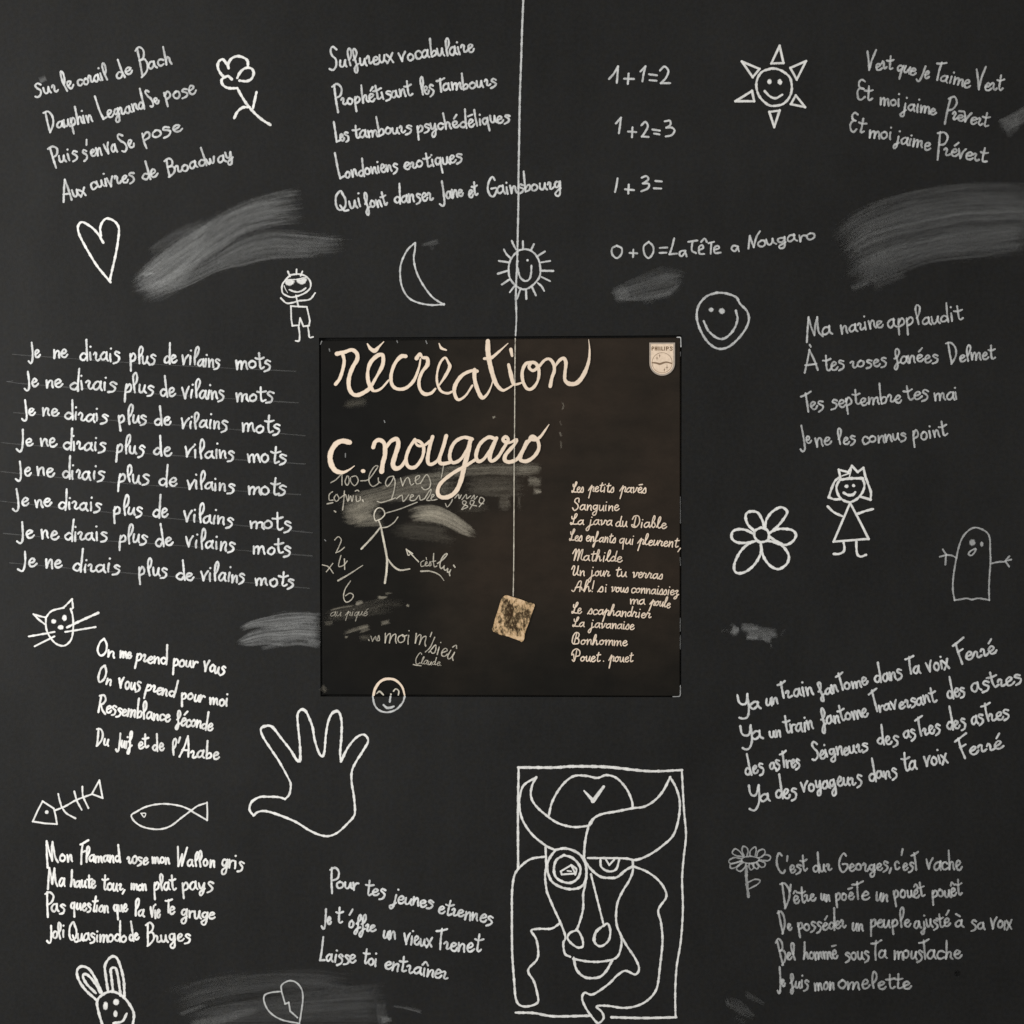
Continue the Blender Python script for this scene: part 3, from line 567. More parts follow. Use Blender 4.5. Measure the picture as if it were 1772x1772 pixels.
drawing('rose_drawing', 'white rose with a leafy bent stem beside the upper left verse', [
 "1155,400 1130,350 1095,312 1055,335 1045,390 1070,450 1110,490 1150,483 1185,512", "1155,400 1155,350 1190,300 1250,280 1310,295 1350,330 1352,395", "1352,395 1310,410 1270,450 1245,500", "1352,395 1395,410 1412,455 1390,510 1340,535 1270,530",
 "1130,488 1085,520 1095,570 1150,605 1245,607"], [('stem', ["1245,607 1290,690 1350,780 1420,860 1500,930 1580,980"]), ('leaf', ["1440,650 1425,720 1405,810"]), ('leaf', ["1215,910 1245,850 1300,805 1370,800"])], wd=5.2, tone=.92)
T(0, 340, 5.907)
drawing('heart_drawing', 'unbroken white heart outline under the upper left verse', ["1055,470 1000,380 930,310 840,262 800,300 802,360 830,430 900,560 1000,720 1130,875", "1032,400 1025,320 1050,258 1095,225 1165,250 1210,305 1215,380 1190,560 1150,740 1122,860"], wd=4.6, tone=.95)
T(460, 440, 10.425)
drawing('boy_drawing', 'grinning stick boy in sunglasses and shorts near the sleeve corner', [
 "440,375 350,470 295,560 300,690 370,745 470,775 600,745 720,690 800,610 805,500 740,410 650,368 560,358 440,375"],
 [('hair', ["400,315 440,400"]), ('hair', ["555,275 553,360"]), ('hair', ["660,310 630,385"]),
  ('sunglasses', [('F', "330,470 400,450 470,455 540,475 520,535 440,580 370,565 335,525"), ('F', "540,455 640,445 735,410 765,450 725,525 655,560 580,535 540,495"), ('w', 2.4, "370,460 540,455 730,415"), ('w', 1.4, "330,570 360,640 395,695")]),
  ('smile', ["425,640 500,670 580,680 660,655 720,610"]), ('arms', ["275,795 370,880 480,875 600,840 790,815 890,700"]), ('torso', ["545,745 565,840 585,930"]),
  ('shorts', [('L', "455,935 590,945 740,950 770,1080 795,1200 780,1290 680,1300 620,1155 600,1280 480,1290 460,1170 455,935")]),
  ('leg', ["590,1290 610,1450 600,1560 540,1562"]), ('leg', ["755,1290 775,1400 790,1500 850,1492"])], wd=3.3, tone=.86)
T(680, 400, 5.907)
drawing('moon_drawing', 'white crescent moon outline above the sleeve', ["225,120 150,190 90,310 73,420 90,560 150,670 240,725 380,755 520,748", "228,122 225,190 213,280 235,400 290,520 380,650 450,710 520,748"], [('tip', [('o', 518, 748, 3.2, 3)])], wd=3.7, tone=.78, mat=M_white)
drawing('small_sun_drawing', 'small smiling sun crossed by the vertical chalk line', ["1290,195 1240,240 1195,310 1182,400 1200,490 1260,560 1330,595 1400,575 1470,510 1505,440 1500,330 1465,250 1410,200 1350,185 1290,195"],
 [('ray', [r]) for r in ["1215,100 1235,145 1257,187", "1328,105 1330,175", "1440,135 1410,195", "1550,210 1475,258", "1605,305 1515,320", "1635,407 1520,405", "1605,510 1520,470", "1545,610 1520,565 1480,530", "1460,655 1425,580", "1363,690 1360,600", "1300,600 1270,690", "1195,625 1240,565", "1115,545 1190,495", "1075,435 1170,405", "1085,305 1180,320", "1135,190 1160,235 1195,270"]]
 + [('eye', [('o', 1375, 298, 2.6, 2.6)]), ('eye', [('o', 1273, 308, 3, 3)]), ('smile', ["1272,370 1300,470 1350,510 1395,490 1412,430 1415,355"])], wd=4.0, tone=.78, mat=M_white)
T(1200, 50, 5.907)
tri = ["880,175 795,355 920,350 880,175", "1150,330 990,400 1055,520 1150,330", "1045,680 995,770 1140,800 1045,680", "880,835 775,850 825,1005 880,835", "598,635 430,740 620,740 598,635", "495,335 675,410 605,495 495,335"]
drawing('sun_drawing', 'large smiling sun with six triangular rays at the upper right', ["795,405 700,440 650,520 645,610 680,700 760,775 830,787 920,765 985,690 1005,600 985,500 920,440 850,410 790,405"],
 [('ray', [('L', t)]) for t in tri] + [('eye', [('o', 776, 540, 4.6, 5.4)]), ('eye', [('o', 882, 543, 4.8, 5.6)]), ('smile', ["730,640 780,690 840,710 905,675"])], wd=4.7, tone=.88)
T(1030, 370, 4.43)
drawing('smiley_drawing', 'plain round smiley face right of the sleeve top corner', ["930,605 850,635 790,710 780,810 820,920 880,1000 950,1035 1030,1015 1120,930 1175,830 1165,750 1110,690 1080,640 1000,610 930,605"],
 [('eye', [('o', 888, 735, 5.2, 4.6)]), ('eye', [('o', 970, 746, 6.2, 6.2)]), ('smile', ["832,825 870,900 940,955 1000,950 1060,890 1090,810 1078,745"])], wd=4.6, tone=.72, mat=M_white)
T(1250, 790, 6.11)
drawing('flower_drawing', 'white flower of six open petals right of the sleeve', ["410,750 345,785 338,840 370,890 410,905 480,885 492,830 470,775 410,750"],
 [('petal', [p]) for p in ["330,780 270,720 245,640 265,592 330,580 380,600 420,670 445,750", "450,750 465,670 520,590 600,540 650,545 685,590 640,670 580,740 500,810", "520,795 580,768 660,765 740,780 778,830 740,900 660,935 580,900 500,850",
  "480,890 560,910 640,950 700,1040 690,1120 640,1170 580,1190 500,1150 440,1070 415,990 405,920", "405,910 412,990 390,1060 340,1140 260,1210 180,1235 130,1210 128,1130 180,1020 240,950 300,910", "350,895 260,912 160,908 102,868 105,800 160,770 240,775 320,812"]], wd=5.2, tone=.98)
drawing('princess_drawing', 'little crowned princess in a triangular dress at the right', ["1245,240 1208,310 1215,380 1260,450 1340,482 1420,450 1480,380 1502,300 1480,230"],
 [('crown', [('L', "1250,240 1230,140 1330,165 1370,100 1430,165 1490,120 1512,215"), ('w', 5.5, "1250,245 1350,232 1480,230"), ('w', 3, "1265,205 1340,178"), ('w', 2.6, "1340,225 1362,140")]),
  ('hair', ["1240,220 1190,260 1150,350 1125,430 1125,430 1180,452 1240,450"]), ('hair', ["1505,200 1540,290 1570,380 1565,455 1565,455 1460,425"]),
  ('eye', [('o', 1312, 315, 4.2, 3.6)]), ('eye', [('o', 1387, 308, 3.4, 3.2)]), ('mouth', [('w', 5.5, "1285,385 1330,407 1380,403 1403,378")]),
  ('dress', [('L', "1350,490 1265,690 1175,900 1365,885 1545,870 1450,680 1350,490")]), ('arm', ["1115,530 1180,590 1265,630"]), ('arm', ["1590,555 1500,580 1430,605"]),
  ('leg', ["1280,895 1288,990 1240,1028 1180,1030"]), ('leg', ["1415,890 1422,1020 1460,1058 1515,1040"])], wd=4.7, tone=.97)
T(1600, 880, 9.843)
drawing('ghost_drawing', 'grey outlined ghost with twig arms near the right edge', ["510,1560 480,1380 490,1150 530,900 575,680 640,500 740,380 850,325 980,355 1070,420 1110,520 1115,700 1120,900 1100,1200 1095,1400 1100,1560", "510,1560 620,1545 720,1530 800,1550 900,1530 1000,1540 1100,1560"],
 [('eye', [('o', 810, 580, 6.2, 6.6)]), ('eye', [('o', 973, 605, 3.6, 5.2)]), ('mouth', ["860,682 780,725 745,775 790,800 840,760 870,700"]), ('arm', ["540,840 460,800 370,790", "370,790 310,700", "370,790 260,820", "360,800 352,950"]),
  ('arm', ["1120,940 1250,910 1360,905", "1370,890 1440,815", "1380,890 1470,870", "1375,900 1435,985"])], wd=3.6, tone=.50, mat=M_white)
T(40, 1020, 4.43)
drawing('cat_drawing', 'white cat head with long whiskers at the left', ["175,215 178,300 210,370 260,420 320,430 370,380 385,290 380,200 365,150", "175,215 220,165 310,140 310,140 345,105 375,75 375,75 382,140 365,150", "175,215 130,205 80,190 80,190 120,230 170,268"],
 [('eye', [('o', 235, 245, 5, 4.6)]), ('eye', [('o', 318, 218, 4.8, 6)]), ('nose', [('o', 288, 290, 6, 4.6)]), ('whisker', ["240,325 150,342 45,360"]), ('whisker', ["240,360 90,435"]), ('whisker', [('w', 4.8, "340,290 420,250 575,180")]), ('whisker', ["325,325 390,315 555,288"])], wd=3.7, tone=.95)
T(40, 1330, 4.43)
drawing('fish_bone_drawing', 'white fish skeleton at the lower left', [('L', "150,250 110,325 75,405 170,420 260,425 250,360 235,305 150,250")],
 [('eye', [('o', 182, 333, 3.8, 3.8)]), ('spine', ["245,320 320,290 410,240 530,195"]), ('tail', [('L', "530,190 585,90 610,225 530,195")]), ('rib', ["270,195 280,240 295,290 295,290 330,340 400,380"]), ('rib', ["393,175 415,250 450,315"]), ('rib', ["455,140 460,210 500,300"])], wd=3.5, tone=.92)
drawing('fish_drawing', 'white outlined whole fish beside the fish skeleton', ["1290,320 1200,285 1070,270 950,290 870,330 830,360 860,410 930,450 1040,465 1130,440 1210,380 1290,320 1340,285 1410,262"],
 [('tail', [('L', "1410,260 1413,330 1411,395 1290,325")]), ('eye', [('w', 2.2, "905,343 940,343 928,372 905,343")])], wd=3.4, tone=.92)
T(420, 1200, 6.817)
drawing('hand_drawing', 'white outline of an open left hand below the sleeve', [
 "500,1245 420,1222 300,1218 200,1222 110,1275,5 80,1350 95,1400 130,1438 130,1438 180,1398 270,1388 420,1430,5 620,1512 780,1610 900,1665 1010,1682 1120,1640,3.6 1230,1540 1310,1450 1325,1370 1310,1200 1285,1040 1290,910 1340,800 1410,690,5 1480,560 1430,485 1340,520 1240,640 1160,800,6 1160,800 1150,700 1165,500,5 1165,320 1130,215,5.5 1060,230,5.5 1010,330 980,500 965,680 940,740,6 900,700 850,550 825,400,5 780,280 740,205,5.5 690,190,5.5 648,250 655,400 675,600 678,780,6 640,785,6 560,660 450,520 350,395,5.5 270,383,5.5 215,420 240,510 330,650 430,800 540,1000,3.4 568,1080 550,1190 500,1245"], wd=4.3, tone=1.0)
T(880, 1300, 5.5375)
H = 1218.25   # lower tile starts 220 units down
def low(t): return ' '.join('%g,%g' % (float(q.split(',')[0]), float(q.split(',')[1])+H) for q in t.split())
drawing('bull_head_drawing', 'large cubist bull head drawn in a tall frame at the lower centre', [
 "105,160 345,1010 " if False else "345,1010 220,1030 130,1090 60,1180 35,1330 "+low("32,300 35,700 55,1000 70,1150 110,1215 190,1225 280,1185 270,1080 240,980 195,910 195,860 270,780 285,700 265,580 218,500 290,482 410,480 490,430"),
 low("1070,530 1130,640 1210,760 1250,860 1215,920 1120,885 1040,930 960,1010 810,1110 730,1095 705,1150 740,1240 810,1340 860,1385 910,1340 895,1280 845,1225 950,1220 1100,1240 1230,1220 1340,1160 1420,1050 1450,850 1475,600 1460,420 1435,300 1510,180 1490,90")+" 1420,1220 1320,1150 1205,1105",
 "355,920 360,1100 350,1200 365,1330 "+low("380,160 440,300 500,430 545,560 525,620 540,720 590,750"),
 "1190,1040 1190,1150 1150,1250 "+low("1100,110 1045,230 1030,360 1040,460 1080,560 1075,670 1030,760 900,795 760,795 620,770"),
 "385,620 420,480 510,330 620,240 740,235 850,255 940,228 1040,260 1130,360 1180,470 1190,545"],
 [('frame_line', ["95,155,5.5 450,155,5.5 600,145,5.5 940,150,6 1340,190,5 1660,180"]), ('frame_line', [('w', 4.6, "97,155 90,600 92,1120")]), ('frame_line', [('w', 4, "1660,180 1680,550 1700,800 1680,1000 1663,1220 "+low("1670,300 1650,600 1610,850 1597,1100 1600,1330"))]),
  ('frame_line', [('w', 5, low("70,1285 250,1290 430,1320 770,1315"))]), ('frame_line', [('w', 5, low("990,1330 1300,1337 1605,1330"))]),
  ('horn', ["445,945 360,905 230,800 140,670 105,540 110,420 150,320 265,250 265,250 225,330 215,430 260,520 370,620 480,690 620,725 760,715"]),
  ('horn', ["775,705,7 820,640,5 900,600 1040,575,5 1190,545 1300,530 1400,470 1480,380,5 1548,248 1548,248 1605,350 1640,480 1630,640 1580,800 1480,900 1350,990 1220,1040,5 1100,1025 760,1022"]),
  ('forehead_mark', [('w', 7, "725,380,3 810,475,7 810,475 910,340,6")]), ('nose_line', ["765,725 745,800 730,900,5 725,1010 742,1080 745,1180 730,1300 "+low("715,150 715,280 690,390 655,490")]), ('nose_line', [("w"), 4, "790,1180 825,1320 "+low("840,160 875,300 910,440")] if False else [('w', 4, "790,1180 825,1320 "+low("840,160 875,300 910,440"))]),
  ('eye', [('w', 5, "450,945 540,930 640,960 710,1020 745,1120 740,1230 690,1300 600,1320 500,1300 410,1240 370,1120 390,1030 450,945"), ('w', 5, "530,995 460,1040 435,1120 450,1200 510,1245 590,1260 660,1220 690,1140 670,1080 610,1020 530,995"), ('L', "500,1150 600,1090 640,1170 510,1180 500,1150", 3.6), ('w', 3, "565,1145 600,1150"), ('w', 4, "610,1095 650,1130 640,1180")]),
  ('eye', [('w', 5, "735,1060 800,1140 880,1200 960,1212 1040,1205 1120,1140 1185,1105"), ('w', 4.4, "880,1040 890,1110 960,1150 1030,1130 1060,1040"), ('w', 3.6, "935,1040 965,1090 965,1090 1010,1040")]),
  ('nostril', [low("655,495 590,520 565,570 600,620 660,660 710,650 710,590 680,520 650,490")]), ('nostril', ["910,1668,4 840,1728,6 820,1808,6 850,1858 900,1863 960,1808 975,1718 950,1650 910,1673"]),
  ('mouth', [('w', 5, low("625,760 650,870 720,940 800,955 880,940 940,880 990,790"))])], wd=4.4, tone=.95)
T(1240, 1440, 5.907)
drawing('daisy_drawing', 'small grey daisy with many petals beside the bottom right verse', ["350,245 270,260 262,300 340,320 420,300 430,265 350,245"],
 [('petal', [p]) for p in ["260,250 200,240 160,210 190,170 240,200 270,245", "280,240 260,190 270,145 310,160 320,200 310,240", "340,235 345,190 390,150 405,180 395,235", "410,240 430,190 480,175 495,210 460,255", "440,260 500,230 550,250 530,290 450,285",
   "430,290 490,310 490,350 450,355 410,305", "400,310 430,350 410,375 380,350 380,315", "360,320 380,360 350,385 330,350 335,320", "300,325 280,370 240,400 205,380 215,350 270,310", "260,300 210,350 150,370 140,330 200,310 255,290", "250,270 180,260 125,290 150,320 250,300"]]
 + [('stem', [('w', 6, "305,350 305,480 325,655")]), ('leaf', ["325,510 390,482 443,492 420,530 330,580"])], wd=3.2, tone=.42, mat=M_white)
T(110, 1630, 4.027)
drawing('rabbit_drawing', 'white rabbit head with long ears cut by the bottom edge', ["275,590 245,490 235,410 280,362 340,345 400,370 450,420 490,500 480,590"],
 [('ear', ["225,400 150,330 105,260 95,200 125,170 180,190 230,270 265,350", "225,355 160,290 135,235 160,225 200,260 235,310 255,350"]), ('ear', ["310,340 295,240 290,160 330,105 370,110 400,180 420,270 425,375", "345,340 335,250 330,190 360,180 378,230 398,370"]),
  ('eye', [('o', 293, 445, 5, 8.5)]), ('eye', [('o', 367, 418, 6, 6.5)]), ('nose', [('o', 362, 500, 4.4, 7)]), ('smile', [('w', 5, "350,565 410,552 440,500")])], wd=5.2, tone=.9)
drawing('broken_heart_drawing', 'thin cracked heart outline on a grey smear at the bottom', ["1520,343 1450,350 1402,370 1400,420 1440,490 1520,540 1640,566", "1520,342 1520,300 1570,270 1620,280 1660,330 1668,400 1655,500 1643,575"], [('crack', [('L', "1520,345 1545,430 1570,420 1580,480 1630,525")])], wd=3.4, tone=.66, mat=M_white, base=0.00046)
T(620, 1150, 16.11)
drawing('half_face_drawing', 'lower half of a round face under the sleeve bottom edge', ["405,885 440,1080 520,1220 640,1300 800,1330 950,1300 1100,1220 1240,1050 1292,900"], [('nose', ["897,893 880,1030"]), ('smile', [('w', 4.8, "710,1130 790,1200 900,1200 985,1165")])], wd=3.8, tone=.74, mat=M_white)
T(0, 0, 1)
mk = Marks(0.00042)
mk.ribbon(spline([(906, -40, 4.2), (905.5, 0, 4.2), (903.5, 50, 4.2), (902, 100, 4.2), (900.5, 140, 4), (899.2, 185, 4.4), (898.2, 252, 4.2), (897.3, 303, 4), (896.9, 360, 4), (896, 400, 4), (895, 451, 4), (893, 495, 4), (892.8, 520, 4.6), (893.6, 550, 3), (892.2, 580.5, 3.2)]), 0.74, rough=0.12)
mk.build('vertical_line', M_white, board, 'long vertical chalk line dropping from the top to the sleeve')

# ================================================================ record sleeve
sleeve = thing('record_sleeve', 'dark square record sleeve with cream handwritten title, set into the chalkboard centre', 'record sleeve')
q = [(555.5, 589), (1177.4, 583.8), (1177, 1205), (558, 1202.6)]
ZS = 0.0003
ins = []
cx, cy = sum(a[0] for a in q)/4, sum(a[1] for a in q)/4
for a in q: ins.append((a[0]+(1.6 if a[0] < cx else -1.6), a[1]+(1.6 if a[1] < cy else -1.6)))
v = [P(*a, -0.0040) for a in q]+[P(*a, ZS-0.0008) for a in q]+[P(*a, ZS) for a in ins]
f = [(3, 2, 1, 0), (8, 9, 10, 11)]
for i in range(4):
    j = (i+1) % 4; f += [(i, j, 4+j, 4+i), (4+i, 4+j, 8+j, 8+i)]
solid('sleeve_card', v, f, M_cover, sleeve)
B1 = ZS+0.00003; B2 = ZS+0.00082
def prt(name, label, strokes, wd, tone=0.95, mat=M_cream, parent=None, base=B2, rough=0.05):
    mk = Marks(base)
    for s_ in strokes:
        if isinstance(s_, tuple) and s_[0] == 'T': T(*s_[1:])
        elif isinstance(s_, tuple) and s_[0] == 'o': mk.blob(*s_[1:], tone=tone)
        elif isinstance(s_, tuple) and s_[0] == 'F': mk.fill(s_[1], tone)
        elif isinstance(s_, tuple): mk.line(s_[1], s_[0], tone, rough=rough)
        else: mk.line(s_, wd, tone, rough=rough)
    return mk.build(name, mat, parent or sleeve, label)
T(550, 780, 8.438)
wiped('mottled wiped patch printed on the left of the sleeve', [
 ("260,800 600,620 900,540 1300,380 1700,330 2100,310", "300,960 600,880 900,780 1200,740 1600,700 2200,640", .20, 12, .1, .1),
 ("300,840 500,740 900,640", "340,1010 560,1060 980,830", .22, 9, .15, .4), ("440,940 700,900 900,880", "540,1110 740,1100 1080,1090", .19, 9, .25, .3),
 ("1270,900 1450,820 1700,800 1950,900 2200,1070 2340,1210", "1370,1050 1550,1040 1750,1060 1950,1130 2150,1230 2330,1260", .40, 12, .10, .06),
 ("1300,960 1500,870 1700,870 1950,960", "1360,1030 1550,1010 1750,1020 1990,1110", .18, 5, .1, .2),
 ("1000,1120 1400,1060 1900,1140", "1000,1250 1500,1300 2200,1330", .045, 8, .2, .2)], 'printed_smear', M_smearc, sleeve, B1, seed=10)
T(740, 760, 8.055)
wiped('brushy wiped patch printed under the artist name', [
 ("40,400 400,370 800,350 1200,340 1500,350", "40,560 500,520 900,500 1200,520 1500,530", .15, 12, .1, .15), ("1180,370 1400,330 1600,360", "1200,480 1440,490 1640,450", .17, 7, .2, .3),
 ("1360,520 1500,530 1560,560", "1400,660 1540,640 1620,660", .19, 6, .3, .2), ("1430,690 1580,700", "1480,765 1610,740", .34, 4, .3, .1), ("500,520 900,520 1400,530", "500,760 900,800 1400,790", .07, 8, .1, .2),
 ("960,800 1100,780 1180,800", "980,960 1100,980 1160,930", .10, 6, .3, .3), ("1240,790 1300,800", "1260,950 1300,940", .07, 3, .3, .3), ("400,820 700,850 900,840", "380,1000 700,1020 900,960", .035, 6, .2, .3)],
 'printed_smear', M_smearc, sleeve, B1+0.00040, seed=11)
T(550, 930, 5.907)
wiped('faint wiped streaks printed at the lower left of the sleeve', [
 ("20,760 200,720 400,680 700,600", "30,860 250,840 500,800 800,760", .05, 8, .2, .4), ("110,740 230,710 390,680", "120,752 240,725 390,702", .22, 2, .2, .1),
 ("375,665 420,645 470,640", "385,695 420,690 465,670", .42, 4, .2, .2), ("595,585 640,600 720,600", "620,625 660,630 720,615", .30, 4, .2, .3), ("680,570 770,552", "690,590 770,570", .16, 3, .2, .4),
 ("230,970 400,915 540,870", "250,1000 420,950 540,905", .14, 5, .25, .1), ("400,920 530,885", "430,980 540,940", .18, 6, .2, .2), ("630,865 740,835", "640,900 750,880", .20, 4, .3, .2), ("270,1010 310,1005", "280,1032 315,1020", .2, 2, .2, .3),
 ("400,1000 560,990", "420,1060 570,1050", .07, 4, .3, .3), ("50,860 170,850", "60,905 170,890", .09, 4, .3, .3), ("560,640 900,620", "560,740 920,720", .02, 5, .2, .4), ("905,675 945,695", "900,700 935,715", .35, 2, .2, .2), ("30,1480 100,1560", "35,1560 100,1600", .12, 4, .2, .3)],
 'printed_smear', M_smearc, sleeve, B1+0.00002, seed=12)
T(550, 575, 7.088)
wiped('pale rubbed bar printed below the title', [("300,850 460,810 630,795", "310,935 460,930 620,905", .05, 4, .1, .1)], 'printed_smear', M_smearc, sleeve, B1+0.00018)
T(780, 575, 7.088)
smear('faint dotted vertical chalk flecks on the sleeve', [("1360,850 1385,900 1360,960", 2, 2, .13), ("1335,1080 1360,1150", 2, 2, .09), ("1335,1220 1355,1280", 2.4, 2, .12), ("1350,1330 1355,1430", 2, 2, .1), ("510,1050 550,1030", 3, 2, .25)], 'printed_smear', M_smearc, sleeve, B1+0.00020)

TA = ('T', 550, 575, 7.088); TB = ('T', 780, 575, 7.088); TC = ('T', 740, 760, 8.055); TD = ('T', 550, 780, 8.438); TE = ('T', 550, 930, 5.907)
prt('title_lettering', 'cream looping title lettering across the top of the sleeve', [TA,
 "222,635,7 270,570 310,450 325,350 308,275", (8, "240,265,9 330,245,7 420,218,7 482,265,8 482,340 430,430 385,560 385,680 430,758,7.5 500,770 600,720 650,670,7 720,550,5 790,420 805,330,7 790,278,8 730,290 650,370 615,480,6 620,600 660,690 700,722,5 780,690,4.5 870,590,3.5"),
 (6, "610,145,2.5 650,205,7 700,228,9 745,185,5 810,118,1.6"), (6.5, "1075,295,8 1020,300,8 950,380 905,500 900,600,7 930,670 1000,700 1090,680 1180,590 1240,440,4.5 1260,330,3"),
 (6, "1215,318,8 1255,262,5 1282,310,5 1342,322,7.5 1345,400,8 1280,490 1242,600,6.5 1255,700 1310,758,7.5 1390,748 1442,695,4"), (5, "1490,650,3 1560,545,6 1618,430,7 1600,370 1560,312,4 1500,380,5 1465,500,4 1465,620 1510,720 1590,750,5 1650,728,4"), (4, "1488,140,2 1515,195,5.5 1575,220,3"),
 TB, (6, "320,478,7 250,475 140,530,7 60,640,8 45,740,7 90,828,6 180,780,4 265,655,4"), (7.5, "292,465,8 292,560 320,680,8 380,800,8 440,770,5 490,680,3 515,600,2"),
 (9, "455,115,9 458,250,10 490,430 550,620,8.5 630,710,6 700,690,4 775,640,3.5"), (5, "415,325,6 500,312,7 590,240,4.5 702,138,1.5"), (6, "738,215,6.5 752,288,5.5"), (7, "710,402,6 738,520,8 765,625,7 805,640,5 865,622,4"),
 (6.5, "1010,372 925,385 878,480,6.5 885,600 935,692,6 1000,690 1065,600,5 1082,480 1050,392,7 990,372,7 960,430,6 1010,472,6 1082,420,6 1150,345,5 1210,330,6 1258,385,6.5 1270,470 1240,560 1220,662,7"),
 (6, "1265,440,4 1330,350,6 1385,322,7.5 1412,380,7 1400,500 1402,590,7 1460,635,8.5 1550,620,8.5 1630,520,8.5 1688,370,6 1702,220,3.4 1690,92,1")], 6.5)
prt('artist_lettering', 'cream looping artist name below the title', [TA,
 (10, "388,1350,10 300,1335,9.5 220,1375,10 160,1480,10 158,1590,10.5 210,1690,10 300,1720,7 380,1690,3.4 450,1640,1.6"), ('o', 558, 1702, 4.6, 3.8),
 (8.5, "682,1408,7.5 705,1345,8 760,1322,8 818,1370,8 825,1500,9 800,1600 785,1702,9.5"), (8, "830,1425,6 900,1335,7.5 970,1312,8.5 988,1380,9 950,1510,9 922,1620,9.5 960,1672,9 1030,1640,7 1090,1540,5"),
 (6.5, "1190,1318,6 1120,1430 1082,1560,7 1115,1650,7.5 1200,1650,7 1280,1540,6 1300,1420 1262,1350 1195,1330,5 1225,1388,5 1300,1390,5 1380,1335,6"),
 (7, "1408,1285,7 1370,1420,7 1348,1560,7.5 1372,1620,7 1450,1590,6 1520,1480,5 1575,1275,8 1575,1275 1530,1430,6.5 1490,1560,7.5 1520,1612,8 1620,1598,6"),
 TB, (7, "262,1310,7 160,1290,6.5 60,1340,7 5,1430,7 -12,1540,7 30,1600,7 120,1560,6 200,1440,6 255,1310,7"),
 TC, (8.5, "590,40,8.5 560,200,9 510,380,9.5 470,560,9 400,720,8.5 300,800,8.5 190,808,8 140,740,7.5 180,620,7 330,490,7 540,365,6.5 660,290,6"),
 TB, (7, "540,1305,7 460,1290,7 360,1370,7 312,1500,7.5 332,1580,7.5 400,1560,6 480,1450,6 560,1300,7"), (7, "565,1300,6 500,1450,8 478,1545,8 510,1580,7 580,1530,6.5 650,1420,6.5 690,1355,6"),
 (7, "690,1355 705,1310,6 670,1282,7 640,1315,7 665,1345,7 700,1350,6"), (6.5, "695,1362,4.5 750,1345,5 805,1320,7.5 780,1380,6 735,1430,7 670,1510,7.5 665,1570,8 720,1592,7.5 810,1558,7 870,1470,6.5 930,1340,6"),
 (7, "1000,1290,7.5 930,1370,7 865,1500,7 855,1565,7.5 930,1582,7.5 1020,1525,7 1078,1430,7 1068,1335,6.5 1010,1275,6.5 970,1305,6 1035,1322,6 1100,1280,5.5 1155,1205,4 1205,1132,1.5")], 7)
prt('printed_note', 'thin pale handwritten note under the artist name', [TD,
 "195,465 270,420 355,330 355,330 355,500", "430,370 400,450 430,505 460,450 450,375", "480,395 482,450 540,510 592,440 560,370 500,380", "630,440 740,420 850,280 880,225 830,230 760,340 750,450 800,520 870,490 900,455", "885,400 890,455 920,470",
 "1100,370 1030,390 990,470 1020,520 1080,450 1110,380 1110,380 1130,460 1110,600 1080,700", "1210,400 1240,510 1240,510 1290,405 1330,400 1360,500 1400,480", "1420,440 1480,400 1485,362 1430,390 1440,480 1500,475", "1500,475 1590,350 1645,450 1630,540 1560,570 1520,535",
 "215,600 170,640 170,720 225,720", "270,640 240,690 270,740 312,700 285,640", (2.6, "390,590 380,740 365,862"), "330,690 400,640 420,680 440,740", "450,650 450,730 480,660 500,740 520,660", "550,590 580,575 600,590", "560,660 570,740 620,720 620,670", (3, "655,720 665,738"), (3, "140,775 220,758"),
 (2.6, "870,740 930,755 1050,720 1130,690"), "1150,700 1230,650 1250,740 1330,645", "1345,690 1400,660 1370,640 1350,720 1420,720 1480,650 1500,720 1560,700", "1560,700 1650,560 1640,640 1590,720 1640,725", "1650,700 1700,650 1670,640 1660,720 1740,710",
 (3, "245,880 262,892"), TC, "250,900 275,945 330,880 345,840", "380,820 430,770 440,830 470,780", "475,975 540,880 500,860 490,900 560,940 480,980", "480,840 540,770 545,830 600,790", "590,970 650,870 600,860 600,910 680,930", "610,830 650,780 650,840 690,800", "720,940 790,850 740,810 720,880 780,900", (2.2, "225,350 205,470 190,540"), ], 2.4, 0.58, M_grey)
fig = prt('stick_figure_print', 'pale printed stick figure with a round head', [TD, "895,1005 845,1022 822,945 850,862 900,832 958,862 978,930 930,988 895,1010"], 2.7, .85, M_grey)
prt('body', None, [TD, (4, "888,1015,2.6 920,1100 950,1250,4.4 1000,1500,4.6 1012,1600,4.6 1005,1760,4.6 982,1925,4.8")], 4, .85, M_grey, fig)
prt('arm', None, [TD, (4, "925,1105,3 800,1260,4 640,1430,4")], 4, .82, M_grey, fig)
prt('arm', None, [TD, (2.6, "930,1125 1020,1110 1110,1050 1170,970")], 3, .6, M_grey, fig)
prt('leg', None, [TD, (4, "1020,1575,3 1100,1680,4 1200,1742,4 1340,1725,3")], 4, .82, M_grey, fig)
prt('pointing_line', 'thin pale line running right from the stick figure head', [TD, "980,915 1200,850 1450,752"], 2.4, .5, M_grey)
prt('printed_multiplication', 'pale printed multiplication left of the stick figure', [TD, "250,1300 300,1255 345,1300 310,1400 268,1488 268,1488 330,1460 390,1410", "340,1530 315,1620 310,1690 380,1670 430,1610", "390,1580 395,1730", TE, "50,280 110,300 160,365", "155,265 90,350", (3, "210,440,4 330,370 460,285,1.5"), "335,445 280,530 265,610 290,660 340,640 365,592 330,568 285,595"], 2.3, .62, M_grey)
prt('printed_arrow', 'pale printed arrow pointing at the stick figure', [TE, "1030,248 970,185 905,120", "905,120 925,182 940,175", "905,120 970,165"], 2.5, .72, M_grey)
